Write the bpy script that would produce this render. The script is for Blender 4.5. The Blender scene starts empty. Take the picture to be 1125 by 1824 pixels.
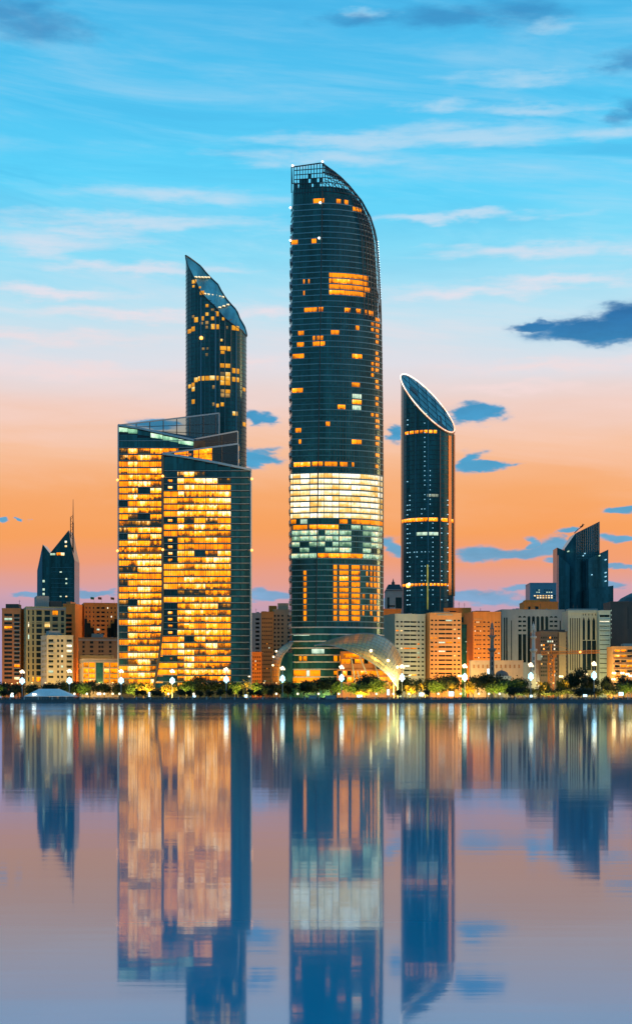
import bpy, math, random
from math import sin, cos, pi, radians, sqrt, atan, tan, asin
from mathutils import Vector, Matrix
random.seed(11)
sc = bpy.context.scene
COL = sc.collection
# ------------------------------------------------------------------ camera
F, HY, CX, CH = 2890.0, 1243.0, 562.5, 2.5      # focal length in photo pixels, horizon row, centre column, eye height
def X(px, Y): return (px - CX) * Y / F
def Z(py, Y): return CH + (HY - py) * Y / F
cd = bpy.data.cameras.new('camera'); cam = bpy.data.objects.new('camera', cd); COL.objects.link(cam)
cam.location = (0, 0, CH); cam.rotation_euler = (pi / 2, 0, 0)
cd.sensor_fit = 'VERTICAL'; cd.sensor_height = 36.0; cd.sensor_width = 36.0
cd.lens = F / 1824 * 36; cd.shift_y = (HY - 912) / 1824
cd.clip_start = 0.5; cd.clip_end = 60000
sc.camera = cam
# ------------------------------------------------------------------ render / view
sc.render.engine = 'CYCLES'
sc.view_settings.view_transform = 'Standard'; sc.view_settings.look = 'None'
sc.view_settings.exposure = 0.0; sc.view_settings.gamma = 1.0
sc.view_settings.use_curve_mapping = False
sc.cycles.use_denoising = True
sc.cycles.max_bounces = 6; sc.cycles.diffuse_bounces = 2; sc.cycles.glossy_bounces = 4
sc.cycles.transparent_max_bounces = 12; sc.cycles.sample_clamp_indirect = 6.0
# ------------------------------------------------------------------ sky
def lin(c):
    return tuple(((v / 255) / 12.92 if v / 255 <= 0.04045 else ((v / 255 + 0.055) / 1.055) ** 2.4) for v in c)
SUN_AZ, SUN_EL = radians(82), radians(4.0)      # the sun has just gone, to the right of the view
class NG:
    def __init__(s, nt): s.nt = nt; s.n = nt.nodes; s.l = nt.links
    def new(s, t, **kw):
        n = s.n.new(t)
        for k, v in kw.items(): setattr(n, k, v)
        return n
    def put(s, sock, v):
        if isinstance(v, bpy.types.NodeSocket): s.l.new(v, sock)
        elif v is not None: sock.default_value = v
    def m(s, op, a, b=None, c=None, clamp=False):
        n = s.new('ShaderNodeMath', operation=op, use_clamp=clamp)
        s.put(n.inputs[0], a); s.put(n.inputs[1], b)
        if c is not None: s.put(n.inputs[2], c)
        return n.outputs[0]
    def v(s, op, a, b=None):
        n = s.new('ShaderNodeVectorMath', operation=op)
        s.put(n.inputs[0], a)
        if b is not None: s.put(n.inputs[1], b)
        return n.outputs['Value'] if op in ('LENGTH', 'DOT_PRODUCT') else n.outputs[0]
    def xyz(s, x, y, z):
        n = s.new('ShaderNodeCombineXYZ'); s.put(n.inputs[0], x); s.put(n.inputs[1], y); s.put(n.inputs[2], z); return n.outputs[0]
    def sep(s, a):
        n = s.new('ShaderNodeSeparateXYZ'); s.put(n.inputs[0], a); return n.outputs
    def noise(s, vec, scale, detail=3, rough=0.5, dist=0.0):
        n = s.new('ShaderNodeTexNoise'); s.put(n.inputs['Vector'], vec); s.put(n.inputs['Scale'], scale)
        s.put(n.inputs['Detail'], detail); s.put(n.inputs['Roughness'], rough); s.put(n.inputs['Distortion'], dist)
        return n.outputs
    def ramp(s, fac, els, interp='LINEAR'):
        n = s.new('ShaderNodeValToRGB'); r = n.color_ramp; r.interpolation = interp
        while len(r.elements) > 1: r.elements.remove(r.elements[-1])
        r.elements[0].position = els[0][0]; r.elements[0].color = (*els[0][1], 1)
        for p, c in els[1:]:
            e = r.elements.new(p); e.color = (*c, 1)
        s.put(n.inputs[0], fac); return n.outputs[0]
    def mix(s, fac, a, b, mode='MIX'):
        n = s.new('ShaderNodeMix', data_type='RGBA', blend_type=mode)
        s.put(n.inputs[0], fac)
        for sk, v in ((n.inputs[6], a), (n.inputs[7], b)):
            if isinstance(v, tuple) and len(v) == 3: v = (*v, 1)
            s.put(sk, v)
        return n.outputs[2]
    def step(s, v, a, b):
        n = s.new('ShaderNodeMapRange', interpolation_type='SMOOTHSTEP')
        s.put(n.inputs[0], v); s.put(n.inputs[1], a); s.put(n.inputs[2], b); s.put(n.inputs[3], 0.0); s.put(n.inputs[4], 1.0)
        return n.outputs[0]

world = bpy.data.worlds.new('World'); sc.world = world; world.use_nodes = True
g = NG(world.node_tree); g.n.clear()
tc = g.new('ShaderNodeTexCoord').outputs['Generated']
d = g.sep(tc)
hor = g.m('SQRT', g.m('ADD', g.m('MULTIPLY', d[0], d[0]), g.m('MULTIPLY', d[1], d[1])))
te = g.m('DIVIDE', d[2], g.m('MAXIMUM', hor, 0.02))
te = g.m('ABSOLUTE', te)
az = g.m('ARCTAN2', d[0], d[1])
uv = g.xyz(az, te, 0.0)
soft = g.noise(g.v('MULTIPLY', uv, (5.0, 26.0, 1.0)), 1.0, 3, 0.5)[0]
te_w = g.m('ADD', te, g.m('MULTIPLY', g.m('SUBTRACT', soft, 0.5), 0.035))
SKY = [(0.0, (140, 150, 196)), (0.045, (176, 152, 188)), (0.062, (208, 156, 170)), (0.082, (238, 152, 116)), (0.102, (247, 156, 86)),
       (0.126, (247, 166, 104)), (0.153, (247, 188, 150)), (0.178, (240, 204, 192)), (0.203, (224, 222, 230)), (0.235, (188, 226, 242)),
       (0.275, (132, 220, 248)), (0.316, (88, 210, 250)), (0.36, (76, 198, 244)), (0.43, (68, 182, 234)), (0.6, (44, 148, 208))]
skycol = g.ramp(g.m('DIVIDE', te_w, 0.7), [(t / 0.7, lin(c)) for t, c in SKY])
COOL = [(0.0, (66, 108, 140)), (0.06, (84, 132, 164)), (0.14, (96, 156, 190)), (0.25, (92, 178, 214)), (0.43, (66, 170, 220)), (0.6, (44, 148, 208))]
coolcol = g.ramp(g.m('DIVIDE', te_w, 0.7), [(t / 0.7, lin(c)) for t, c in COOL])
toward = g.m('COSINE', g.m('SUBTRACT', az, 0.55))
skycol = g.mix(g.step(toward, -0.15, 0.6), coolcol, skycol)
def cloud_union(lst):
    """smallest elliptic distance to any of the clouds (azimuth, tan elevation)"""
    wn = g.noise(g.v('MULTIPLY', uv, (34.0, 90.0, 1.0)), 1.0, 4, 0.55)[1]
    wob = g.v('MULTIPLY', g.v('SUBTRACT', wn, (0.5, 0.5, 0.5)), (0.055, 0.016, 0.0))
    p = g.v('ADD', uv, wob)
    out = None
    for px, py, rx, ry in lst:
        a = atan((px - CX) / F); t = (HY - py) / F * cos(a)
        dd = g.v('LENGTH', g.v('MULTIPLY', g.v('SUBTRACT', p, (a, t, 0.0)), (F / rx, F / ry, 0.0)))
        out = dd if out is None else g.m('MINIMUM', out, dd)
    return out
DARK = [(1060, 588, 135, 27), (1125, 575, 95, 38), (965, 581, 60, 13), (855, 735, 52, 17), (835, 738, 40, 16), (840, 822, 32, 19), (868, 829, 45, 9), (695, 773, 26, 14),
        (458, 744, 30, 14), (478, 816, 42, 15), (445, 822, 30, 14), (275, 752, 52, 12), (870, 985, 78, 15), (940, 984, 75, 14), (985, 975, 40, 17),
        (945, 968, 22, 10), (1005, 950, 26, 8), (1100, 958, 45, 11), (1105, 906, 42, 8), (1100, 1012, 42, 7), (700, 975, 30, 20), (875, 1066, 80, 16),
        (480, 1060, 44, 11), (960, 1075, 60, 12), (10, 930, 20, 6), (57, 926, 7, 4), (690, 1075, 40, 10), (820, 1062, 60, 14), (1060, 1040, 60, 10), (930, 1050, 40, 7), (1010, 1000, 40, 8), (40, 1062, 50, 9), (170, 1055, 40, 7)]
BLUE = [(70, 50, 95, 26), (25, 20, 70, 26), (930, 20, 70, 30), (1120, 195, 28, 24), (1115, 110, 40, 22), (800, 28, 120, 18), (640, 36, 60, 12)]
PALE = [(935, 138, 125, 16), (780, 190, 70, 11), (945, 195, 120, 12), (830, 240, 210, 22), (640, 250, 220, 14), (560, 283, 150, 15), (1070, 240, 70, 16), (330, 348, 170, 15),
        (250, 395, 260, 16), (70, 430, 130, 26), (120, 412, 160, 18), (985, 46, 34, 15), (650, 25, 42, 9), (250, 478, 180, 10), (950, 445, 200, 14), (800, 385, 200, 9), (990, 500, 160, 14),
        (60, 600, 220, 16), (240, 560, 200, 12), (150, 660, 200, 14), (820, 520, 160, 12), (990, 650, 180, 12), (900, 690, 160, 10), (470, 640, 60, 14), (470, 560, 60, 12), (90, 520, 160, 10)]
edge_n = g.m('MULTIPLY', g.m('SUBTRACT', g.noise(g.v('MULTIPLY', uv, (60.0, 150.0, 1.0)), 1.0, 4, 0.6)[0], 0.5), 0.42)
out_of_view = g.step(g.m('ABSOLUTE', az), 0.21, 0.30)
far_n = g.noise(g.v('MULTIPLY', uv, (9.0, 42.0, 1.0)), 1.0, 4, 0.55)[0]
far_dark = g.m('MULTIPLY', g.m('MULTIPLY', g.step(far_n, 0.60, 0.68), out_of_view), g.step(te, 0.30, 0.20))
far_pale = g.m('MULTIPLY', g.m('MULTIPLY', g.step(far_n, 0.50, 0.70), out_of_view), g.step(te, 0.22, 0.32))
dk = g.step(g.m('ADD', cloud_union(DARK), edge_n), 1.30, 0.52)
dk = g.m('MAXIMUM', dk, far_dark)
bl = g.m('MULTIPLY', g.step(g.m('ADD', cloud_union(BLUE), g.m('MULTIPLY', edge_n, 1.5)), 1.6, 0.1), 0.6)
stre = g.noise(g.v('MULTIPLY', uv, (22.0, 150.0, 1.0)), 1.0, 5, 0.6)[0]
pl = g.step(g.m('ADD', cloud_union(PALE), g.m('MULTIPLY', g.m('SUBTRACT', stre, 0.5), 2.2)), 1.45, -0.15)
pl = g.m('MAXIMUM', g.m('MULTIPLY', pl, 0.85), g.m('MULTIPLY', far_pale, 0.7))
tilt = g.m('ADD', te, g.m('MULTIPLY', az, 0.10))
wv = g.xyz(g.m('MULTIPLY', az, 4.2), g.m('MULTIPLY', tilt, 27.0), 3.7)
wisp = g.noise(wv, 1.0, 6, 0.62, 0.6)[0]
wisp2 = g.noise(g.xyz(g.m('MULTIPLY', az, 8.0), g.m('MULTIPLY', tilt, 60.0), 8.1), 1.0, 5, 0.6, 0.4)[0]
wsp = g.m('MULTIPLY', g.step(g.m('ADD', g.m('MULTIPLY', wisp, 0.7), g.m('MULTIPLY', wisp2, 0.3)), 0.44, 0.70), g.step(te, 0.07, 0.16))
wdk = g.m('MULTIPLY', g.step(wisp, 0.50, 0.30), g.step(te, 0.20, 0.34))
palecol = g.ramp(g.m('DIVIDE', te, 0.7), [(t / 0.7, lin(c)) for t, c in ((0.08, (250, 160, 110)), (0.13, (250, 196, 165)), (0.18, (246, 216, 212)), (0.25, (232, 226, 236)), (0.30, (196, 222, 242)), (0.45, (140, 206, 240)))])
darkcol = g.ramp(g.m('DIVIDE', te, 0.7), [(t / 0.7, lin(c)) for t, c in ((0.05, (124, 164, 208)), (0.08, (112, 160, 200)), (0.10, (88, 158, 200)), (0.145, (66, 156, 202)), (0.2, (48, 140, 192)), (0.235, (18, 104, 166)), (0.4, (24, 110, 176)))])
c1 = g.mix(g.m('MULTIPLY', wdk, 0.22), skycol, lin((40, 140, 205)))
c1 = g.mix(g.m('MULTIPLY', wsp, 0.55), c1, palecol)
c1 = g.mix(pl, c1, palecol)
c1 = g.mix(bl, c1, lin((40, 118, 180)))
dk_in = g.m('ADD', 0.72, g.m('MULTIPLY', g.noise(g.v('MULTIPLY', uv, (40.0, 130.0, 1.0)), 1.0, 5, 0.6)[0], 0.55))
fringe = g.mix(0.55, c1, g.ramp(g.m('DIVIDE', te, 0.7), [(t / 0.7, lin(c)) for t, c in ((0.06, (190, 160, 200)), (0.12, (190, 170, 200)), (0.2, (150, 190, 220)))]))
dcol = g.mix(1.0, darkcol, g.xyz(dk_in, dk_in, dk_in), 'MULTIPLY')
c1 = g.mix(dk, c1, g.mix(g.step(dk, 0.25, 0.85), fringe, dcol))
nish = g.new('ShaderNodeTexSky', sky_type='NISHITA', sun_disc=False, sun_elevation=SUN_EL, sun_rotation=SUN_AZ)
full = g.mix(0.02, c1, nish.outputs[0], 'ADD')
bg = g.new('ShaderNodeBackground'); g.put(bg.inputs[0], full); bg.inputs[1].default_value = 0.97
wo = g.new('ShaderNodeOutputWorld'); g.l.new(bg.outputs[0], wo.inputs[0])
# ------------------------------------------------------------------ sun (afterglow, low and soft)
sd = bpy.data.lights.new('sun', 'SUN'); sd.energy = 1.6; sd.angle = radians(12); sd.color = (1.0, 0.55, 0.22)
sun = bpy.data.objects.new('sun', sd); COL.objects.link(sun)
sdir = Vector((sin(SUN_AZ) * cos(SUN_EL), cos(SUN_AZ) * cos(SUN_EL), sin(SUN_EL)))
sun.rotation_euler = sdir.to_track_quat('Z', 'Y').to_euler(); sun.location = (600, 400, 300)

# ------------------------------------------------------------------ materials
MATS = {}
def surf(name, col, rough=0.7, metal=0.0, var=0.18, scale=0.25, streak=0.15, bump=0.15, spec=0.4, coat=0.0):
    """plain procedural surface: blotchy tone, rain streaks, fine relief"""
    if name in MATS: return MATS[name]
    m = bpy.data.materials.new(name); m.use_nodes = True; MATS[name] = m
    k = NG(m.node_tree); p = k.n['Principled BSDF']
    pos = k.new('ShaderNodeNewGeometry').outputs['Position']
    n1 = k.noise(pos, scale, 4, 0.6)[0]
    n2 = k.noise(k.v('MULTIPLY', pos, (1.3, 1.3, 0.06)), 1.0, 3, 0.6)[0]
    f = k.m('ADD', k.m('MULTIPLY', k.m('SUBTRACT', n1, 0.5), 2 * var), k.m('MULTIPLY', k.m('SUBTRACT', n2, 0.5), 2 * streak))
    f = k.m('ADD', f, 1.0)
    k.put(p.inputs['Base Color'], k.v('SCALE', (*col,)) if False else k.mix(1.0, (*col,), k.xyz(f, f, f), 'MULTIPLY'))
    p.inputs['Roughness'].default_value = rough; p.inputs['Metallic'].default_value = metal
    p.inputs['Specular IOR Level'].default_value = spec
    if coat: p.inputs['Coat Weight'].default_value = coat
    if bump:
        b = k.new('ShaderNodeBump'); b.inputs['Strength'].default_value = bump; b.inputs['Distance'].default_value = 0.05
        k.put(b.inputs['Height'], k.noise(pos, 3.0, 3)[0]); k.l.new(b.outputs[0], p.inputs['Normal'])
    return m
def glass_dark(name, col, rough=0.12, spec=0.5, wav=0.04, panel=(1.6, 3.5), var=0.5):
    """opaque looking tower glazing: dark tint, pane to pane tone differences, slightly uneven reflection"""
    if name in MATS: return MATS[name]
    m = bpy.data.materials.new(name); m.use_nodes = True; MATS[name] = m
    k = NG(m.node_tree); p = k.n['Principled BSDF']
    pos = k.new('ShaderNodeNewGeometry').outputs['Position']
    q = k.v('FLOOR', k.v('DIVIDE', pos, (panel[0], 40.0, panel[1])))
    wn = k.new('ShaderNodeTexWhiteNoise', noise_dimensions='3D'); k.put(wn.inputs['Vector'], q)
    big = k.noise(k.v('MULTIPLY', pos, (0.16, 0.02, 0.012)), 1.0, 3)[0]
    f = k.m('ADD', 1.0 - var * 0.5, k.m('MULTIPLY', wn.outputs['Value'], var))
    f = k.m('MULTIPLY', f, k.m('MAXIMUM', 0.15, k.m('ADD', -0.35, k.m('MULTIPLY', big, 2.7))))
    k.put(p.inputs['Base Color'], k.mix(1.0, (*col,), k.xyz(f, f, f), 'MULTIPLY'))
    p.inputs['Roughness'].default_value = rough; p.inputs['Specular IOR Level'].default_value = spec
    p.inputs['Specular Tint'].default_value = (0.42, 1.0, 0.92, 1)
    if wav:
        b = k.new('ShaderNodeBump'); b.inputs['Strength'].default_value = wav; b.inputs['Distance'].default_value = 0.5
        k.put(b.inputs['Height'], k.noise(pos, 0.35, 2)[0]); k.l.new(b.outputs[0], p.inputs['Normal'])
    return m
def lit(name, stops, strength=1.0, sc1=(0.30, 0.3, 0.28), fine=0.5, rnd=0.5, gloss=True):
    """glass in front of a lit room: lamps, blinds and furniture make it uneven"""
    if name in MATS: return MATS[name]
    m = bpy.data.materials.new(name); m.use_nodes = True; MATS[name] = m
    k = NG(m.node_tree); p = k.n['Principled BSDF']
    pos = k.new('ShaderNodeNewGeometry').outputs['Position']
    info = k.new('ShaderNodeObjectInfo')
    off = k.v('ADD', pos, k.xyz(k.m('MULTIPLY', info.outputs['Random'], 37.0), 0.0, k.m('MULTIPLY', info.outputs['Random'], 91.0)))
    a = k.noise(k.v('MULTIPLY', off, sc1), 1.0, 2, 0.5)[0]
    b = k.noise(k.v('MULTIPLY', off, (1.3, 0.3, 0.9)), 1.0, 2, 0.6)[0]
    wn = k.new('ShaderNodeTexWhiteNoise', noise_dimensions='3D')
    k.put(wn.inputs['Vector'], k.v('FLOOR', k.v('MULTIPLY', off, (1 / 1.38, 0.02, 1 / 3.9))))
    cell = k.m('ADD', 0.25, k.m('MULTIPLY', wn.outputs['Value'], 0.5))
    base_ = k.m('ADD', k.m('MULTIPLY', a, 1.0 - fine), k.m('MULTIPLY', k.m('ADD', k.m('MULTIPLY', b, 0.45), k.m('MULTIPLY', cell, 0.55)), fine))
    f = k.m('ADD', base_, k.m('MULTIPLY', k.m('SUBTRACT', info.outputs['Random'], 0.5), rnd * 0.4))
    gz = k.sep(k.new('ShaderNodeTexCoord').outputs['Generated'])[2]
    f = k.m('ADD', f, k.m('MULTIPLY', k.m('SUBTRACT', gz, 0.5), 0.22 * fine + 0.04))
    f = k.m('SUBTRACT', f, k.m('MULTIPLY', k.m('MULTIPLY', k.step(gz, 0.42, 0.18), k.step(b, 0.50, 0.62)), 0.40 * fine))
    c = k.ramp(k.step(f, 0.22, 0.78), stops)
    k.put(p.inputs['Base Color'], (0.02, 0.015, 0.01, 1)); p.inputs['Roughness'].default_value = 0.2; p.inputs['Specular IOR Level'].default_value = 0.12
    k.put(p.inputs['Emission Color'], c); p.inputs['Emission Strength'].default_value = strength
    m.cycles.emission_sampling = 'NONE'
    return m
def glow(name, col, strength):
    if name in MATS: return MATS[name]
    m = bpy.data.materials.new(name); m.use_nodes = True; MATS[name] = m
    p = m.node_tree.nodes['Principled BSDF']
    p.inputs['Base Color'].default_value = (0.6, 0.6, 0.6, 1); p.inputs['Roughness'].default_value = 0.3
    p.inputs['Emission Color'].default_value = (*col, 1); p.inputs['Emission Strength'].default_value = strength
    m.cycles.emission_sampling = 'NONE'
    return m
def clear_glass(name, tint=(0.85, 0.95, 0.97), refl=0.16):
    if name in MATS: return MATS[name]
    m = bpy.data.materials.new(name); m.use_nodes = True; MATS[name] = m
    k = NG(m.node_tree); k.n.remove(k.n['Principled BSDF'])
    t = k.new('ShaderNodeBsdfTransparent'); t.inputs[0].default_value = (*tint, 1)
    gl = k.new('ShaderNodeBsdfGlossy'); gl.inputs['Roughness'].default_value = 0.08; gl.inputs[0].default_value = (0.8, 0.85, 0.85, 1)
    mx = k.new('ShaderNodeMixShader'); mx.inputs[0].default_value = refl
    k.l.new(t.outputs[0], mx.inputs[1]); k.l.new(gl.outputs[0], mx.inputs[2])
    k.l.new(mx.outputs[0], k.n['Material Output'].inputs[0])
    return m
def foliage(name, col, col2):
    m = bpy.data.materials.new(name); m.use_nodes = True; MATS[name] = m
    k = NG(m.node_tree); p = k.n['Principled BSDF']
    pos = k.new('ShaderNodeNewGeometry').outputs['Position']
    n = k.noise(pos, 0.7, 3)[0]
    k.put(p.inputs['Base Color'], k.mix(k.step(n, 0.3, 0.7), (*col,), (*col2,)))
    p.inputs['Roughness'].default_value = 0.6; p.inputs['Specular IOR Level'].default_value = 0.25
    return m

ORANGE = [(0.0, (0.15, 0.035, 0.001)), (0.16, (0.7, 0.15, 0.001)), (0.4, (1.7, 0.40, 0.001)), (0.62, (2.1, 0.54, 0.003)), (0.82, (2.2, 0.66, 0.03)), (1.0, (2.3, 1.15, 0.40))]
DULL = [(0.0, (0.4, 0.10, 0.001)), (0.5, (1.4, 0.36, 0.001)), (1.0, (1.9, 0.48, 0.003))]
WHITE = [(0.0, (0.9, 0.42, 0.06)), (0.25, (1.1, 0.68, 0.2)), (0.5, (1.15, 0.92, 0.5)), (0.75, (1.25, 1.12, 0.85)), (1.0, (1.5, 1.45, 1.25))]
GREEN = [(0.0, (0.05, 0.16, 0.10)), (0.35, (0.30, 0.50, 0.30)), (0.65, (0.6, 0.95, 0.7)), (0.85, (1.1, 0.9, 0.35)), (1.0, (1.3, 1.4, 1.2))]
M_OR = lit('lit_orange_room', ORANGE, 1.15, fine=0.6, rnd=0.5)
M_DU = lit('lit_dull_orange', DULL, 1.0, rnd=0.3)
M_WH = lit('lit_white_floor', WHITE, 1.2, sc1=(0.10, 0.2, 0.2), fine=0.4, rnd=0.55)
M_GR = lit('lit_green_white', GREEN, 1.0, rnd=0.5)
M_CW = lit('lit_cool_white', [(0, (0.35, 0.55, 0.4)), (0.5, (0.75, 1.0, 0.75)), (1, (1.1, 1.25, 1.0))], 0.9)
M_BL = glow('lit_pale_blue_window', (0.40, 0.80, 1.0), 0.85)
GL_TEAL = glass_dark('teal_glass', (0.014, 0.086, 0.088), 0.16, 0.42)
GL_TEAL2 = glass_dark('deep_teal_glass', (0.011, 0.072, 0.078), 0.16, 0.42, panel=(1.5, 3.65))
GL_TRUST = glass_dark('blue_teal_glass', (0.011, 0.074, 0.082), 0.14, 0.45, panel=(1.5, 4.15))
GL_BLACK = glass_dark('dark_window_glass', (0.012, 0.020, 0.022), 0.1, 0.35, wav=0.0)
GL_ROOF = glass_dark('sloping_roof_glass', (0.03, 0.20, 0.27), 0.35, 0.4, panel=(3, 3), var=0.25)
GL_CLEAR = clear_glass('clear_screen_glass', (0.66, 0.78, 0.80), 0.05)
GL_SMOKE = clear_glass('smoked_screen_glass', (0.22, 0.36, 0.38), 0.06)
S_BAND = surf('pale_floor_edge', (0.13, 0.27, 0.29), 0.5, var=0.2, streak=0.1)
S_BAND2 = surf('teal_floor_edge', (0.05, 0.17, 0.19), 0.45, var=0.3)
S_MULL = surf('dark_mullion', (0.03, 0.05, 0.055), 0.5)
S_STEEL = surf('grey_steel', (0.24, 0.28, 0.28), 0.45, 0.3)
S_DARK = surf('dark_steel', (0.03, 0.045, 0.05), 0.5, 0.2)
S_CREAM = surf('cream_render', (0.52, 0.47, 0.33), 0.8)
S_OLIVE = surf('olive_yellow_render', (0.42, 0.36, 0.17), 0.8)
S_ORANGE = surf('orange_render', (0.78, 0.25, 0.045), 0.8)
S_TAN = surf('tan_orange_render', (0.72, 0.33, 0.11), 0.8)
S_TERRA = surf('terracotta_render', (0.52, 0.21, 0.08), 0.8)
S_WHITE = surf('white_green_render', (0.46, 0.51, 0.40), 0.8)
S_GREY = surf('grey_render', (0.33, 0.32, 0.29), 0.8)
S_BEIGE = surf('beige_render', (0.50, 0.40, 0.27), 0.8)
S_BROWN = surf('brown_stone', (0.12, 0.085, 0.065), 0.8)
S_ROOF = surf('roof_felt', (0.10, 0.10, 0.10), 0.9)
S_STONE = surf('quay_stone', (0.085, 0.09, 0.09), 0.85, var=0.35)
S_CLOTH = surf('white_canvas', (0.50, 0.60, 0.62), 0.7, streak=0.25)
S_YELLOW = surf('yellow_crane_paint', (0.75, 0.25, 0.03), 0.5)
S_SUNSET_STRIP = surf('sunset_reflection_strip', (0.55, 0.19, 0.035), 0.5, 0.3)  # sunset reflected in glass, put into the colour of raised strips
S_SHELL = surf('shell_panel_metal', (0.46, 0.37, 0.19), 0.3, 0.45, var=0.3, scale=0.12, streak=0.05)
S_BARK = surf('bark', (0.09, 0.065, 0.045), 0.9)
S_MIN = surf('minaret_stone', (0.12, 0.14, 0.14), 0.8)
F_DARK = foliage('dark_leaves', (0.010, 0.018, 0.010), (0.022, 0.036, 0.012))
F_GREEN = foliage('green_leaves', (0.045, 0.085, 0.012), (0.085, 0.12, 0.02))
F_LAMPLIT = foliage('lamplit_leaves', (0.20, 0.14, 0.012), (0.28, 0.19, 0.02))  # gold of the lamp light is put into this leaf colour

# ------------------------------------------------------------------ mesh and object helpers
class MB:
    def __init__(s): s.v = []; s.f = []; s.mi = []
    def face(s, pts, mi=0):
        i = len(s.v); s.v.extend([tuple(p) for p in pts]); s.f.append(tuple(range(i, i + len(pts)))); s.mi.append(mi); return s
    def hexa(s, a, b, mi=0):
        """solid between two matching rings of points"""
        i = len(s.v); n = len(a); s.v.extend([tuple(p) for p in a] + [tuple(p) for p in b])
        s.f.append(tuple(range(i + n - 1, i - 1, -1))); s.f.append(tuple(range(i + n, i + 2 * n))); s.mi += [mi, mi]
        for k in range(n):
            j = (k + 1) % n; s.f.append((i + k, i + j, i + n + j, i + n + k)); s.mi.append(mi)
        return s
    def box(s, x0, x1, y0, y1, z0, z1, mi=0):
        return s.hexa([(x0, y0, z0), (x1, y0, z0), (x1, y1, z0), (x0, y1, z0)], [(x0, y0, z1), (x1, y0, z1), (x1, y1, z1), (x0, y1, z1)], mi)
    def prism(s, poly, y0, y1, mi=0):
        """outline in x, z pushed through from y0 to y1"""
        return s.hexa([(x, y0, z) for x, z in poly], [(x, y1, z) for x, z in poly], mi)
    def bar(s, p, q, r, n=4, r2=None, mi=0):
        p = Vector(p); q = Vector(q); d = q - p
        if d.length < 1e-6: return s
        d.normalize(); u = d.orthogonal().normalized() if abs(d.z) > 0.9 else d.cross(Vector((0, 0, 1))).normalized(); w = d.cross(u)
        r2 = r if r2 is None else r2
        A = [p + (u * cos(t) + w * sin(t)) * r for t in [2 * pi * (k + 0.5) / n for k in range(n)]]
        B = [q + (u * cos(t) + w * sin(t)) * r2 for t in [2 * pi * (k + 0.5) / n for k in range(n)]]
        return s.hexa(A, B, mi)
    def path(s, pts, r, n=4, mi=0):
        for a, b in zip(pts[:-1], pts[1:]): s.bar(a, b, r, n, mi=mi)
        return s
    def lathe(s, prof, c=(0, 0, 0), n=12, mi=0):
        i = len(s.v)
        for r, z in prof:
            for k in range(n):
                t = 2 * pi * k / n; s.v.append((c[0] + r * cos(t), c[1] + r * sin(t), c[2] + z))
        for a in range(len(prof) - 1):
            for k in range(n):
                j = (k + 1) % n; s.f.append((i + a * n + k, i + a * n + j, i + (a + 1) * n + j, i + (a + 1) * n + k)); s.mi.append(mi)
        s.f.append(tuple(range(i + n - 1, i - 1, -1))); s.f.append(tuple(range(i + (len(prof) - 1) * n, i + len(prof) * n))); s.mi += [mi, mi]
        return s
    def ball(s, c, r, n=10, sq=1.0, mi=0):
        return s.lathe([(max(0.001, r * sin(pi * k / n)), -r * sq * cos(pi * k / n)) for k in range(n + 1)], c, n + 2, mi)
    def mesh(s, name, mats):
        me = bpy.data.meshes.new(name); me.from_pydata(s.v, [], s.f)
        for m in (mats if isinstance(mats, (list, tuple)) else [mats]): me.materials.append(m)
        if any(s.mi): me.polygons.foreach_set('material_index', s.mi)
        me.update(); return me
    def build(s, name, mats, parent=None, kind=None, smooth=False):
        """vertices are in world space; they are moved into the parent's space"""
        if parent is not None:
            o = parent
            l = Vector((0, 0, 0))
            while o is not None: l += o.location; o = o.parent
            s.v = [(a - l.x, b - l.y, c - l.z) for a, b, c in s.v]
        me = s.mesh(name, mats)
        if smooth: me.polygons.foreach_set('use_smooth', [True] * len(me.polygons))
        return link(name, me, parent, kind)
def link(name, me, parent=None, kind=None, loc=None, rz=0.0):
    o = bpy.data.objects.new(name, me); COL.objects.link(o); o.parent = parent
    if kind: o['kind'] = kind
    if loc is not None: o.location = loc
    if rz: o.rotation_euler = (0, 0, rz)
    return o
def tag(o, label, cat, group=None):
    o['label'] = label; o['category'] = cat
    if group: o['group'] = group
    return o
def thing(name, label, cat, loc=(0, 0, 0), rz=0.0, group=None):
    o = bpy.data.objects.new(name, None); COL.objects.link(o); o.location = loc; o.rotation_euler = (0, 0, rz); o.empty_display_size = 1
    return tag(o, label, cat, group)
def copy_tree(o, parent=None):
    c = o.copy(); COL.objects.link(c); c.parent = parent
    for ch in list(o.children): copy_tree(ch, c)
    return c
def point(parent, loc, col, power, r=0.4):
    l = bpy.data.lights.new('lamp_light', 'POINT'); l.color = col; l.energy = power; l.shadow_soft_size = r
    return link('lamp_light', l, parent, loc=loc)
def spot(parent, loc, col, power, r=0.5, up=20.0, cone=150.0):
    """shielded lamp that throws its light inland and upwards"""
    l = bpy.data.lights.new('lamp_light', 'SPOT'); l.color = col; l.energy = power; l.shadow_soft_size = r; l.spot_size = radians(cone); l.spot_blend = 0.5
    o = link('lamp_light', l, parent, loc=loc); o.rotation_euler = (radians(90 + up), 0, 0); return o
def interp(tab, x):
    if x <= tab[0][0]: return tab[0][1]
    for (a, fa), (b, fb) in zip(tab[:-1], tab[1:]):
        if x <= b: return fa + (fb - fa) * (x - a) / (b - a)
    return tab[-1][1]
GZ = 1.2                                           # level of the land above the water
SHORE = 880.0
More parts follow.
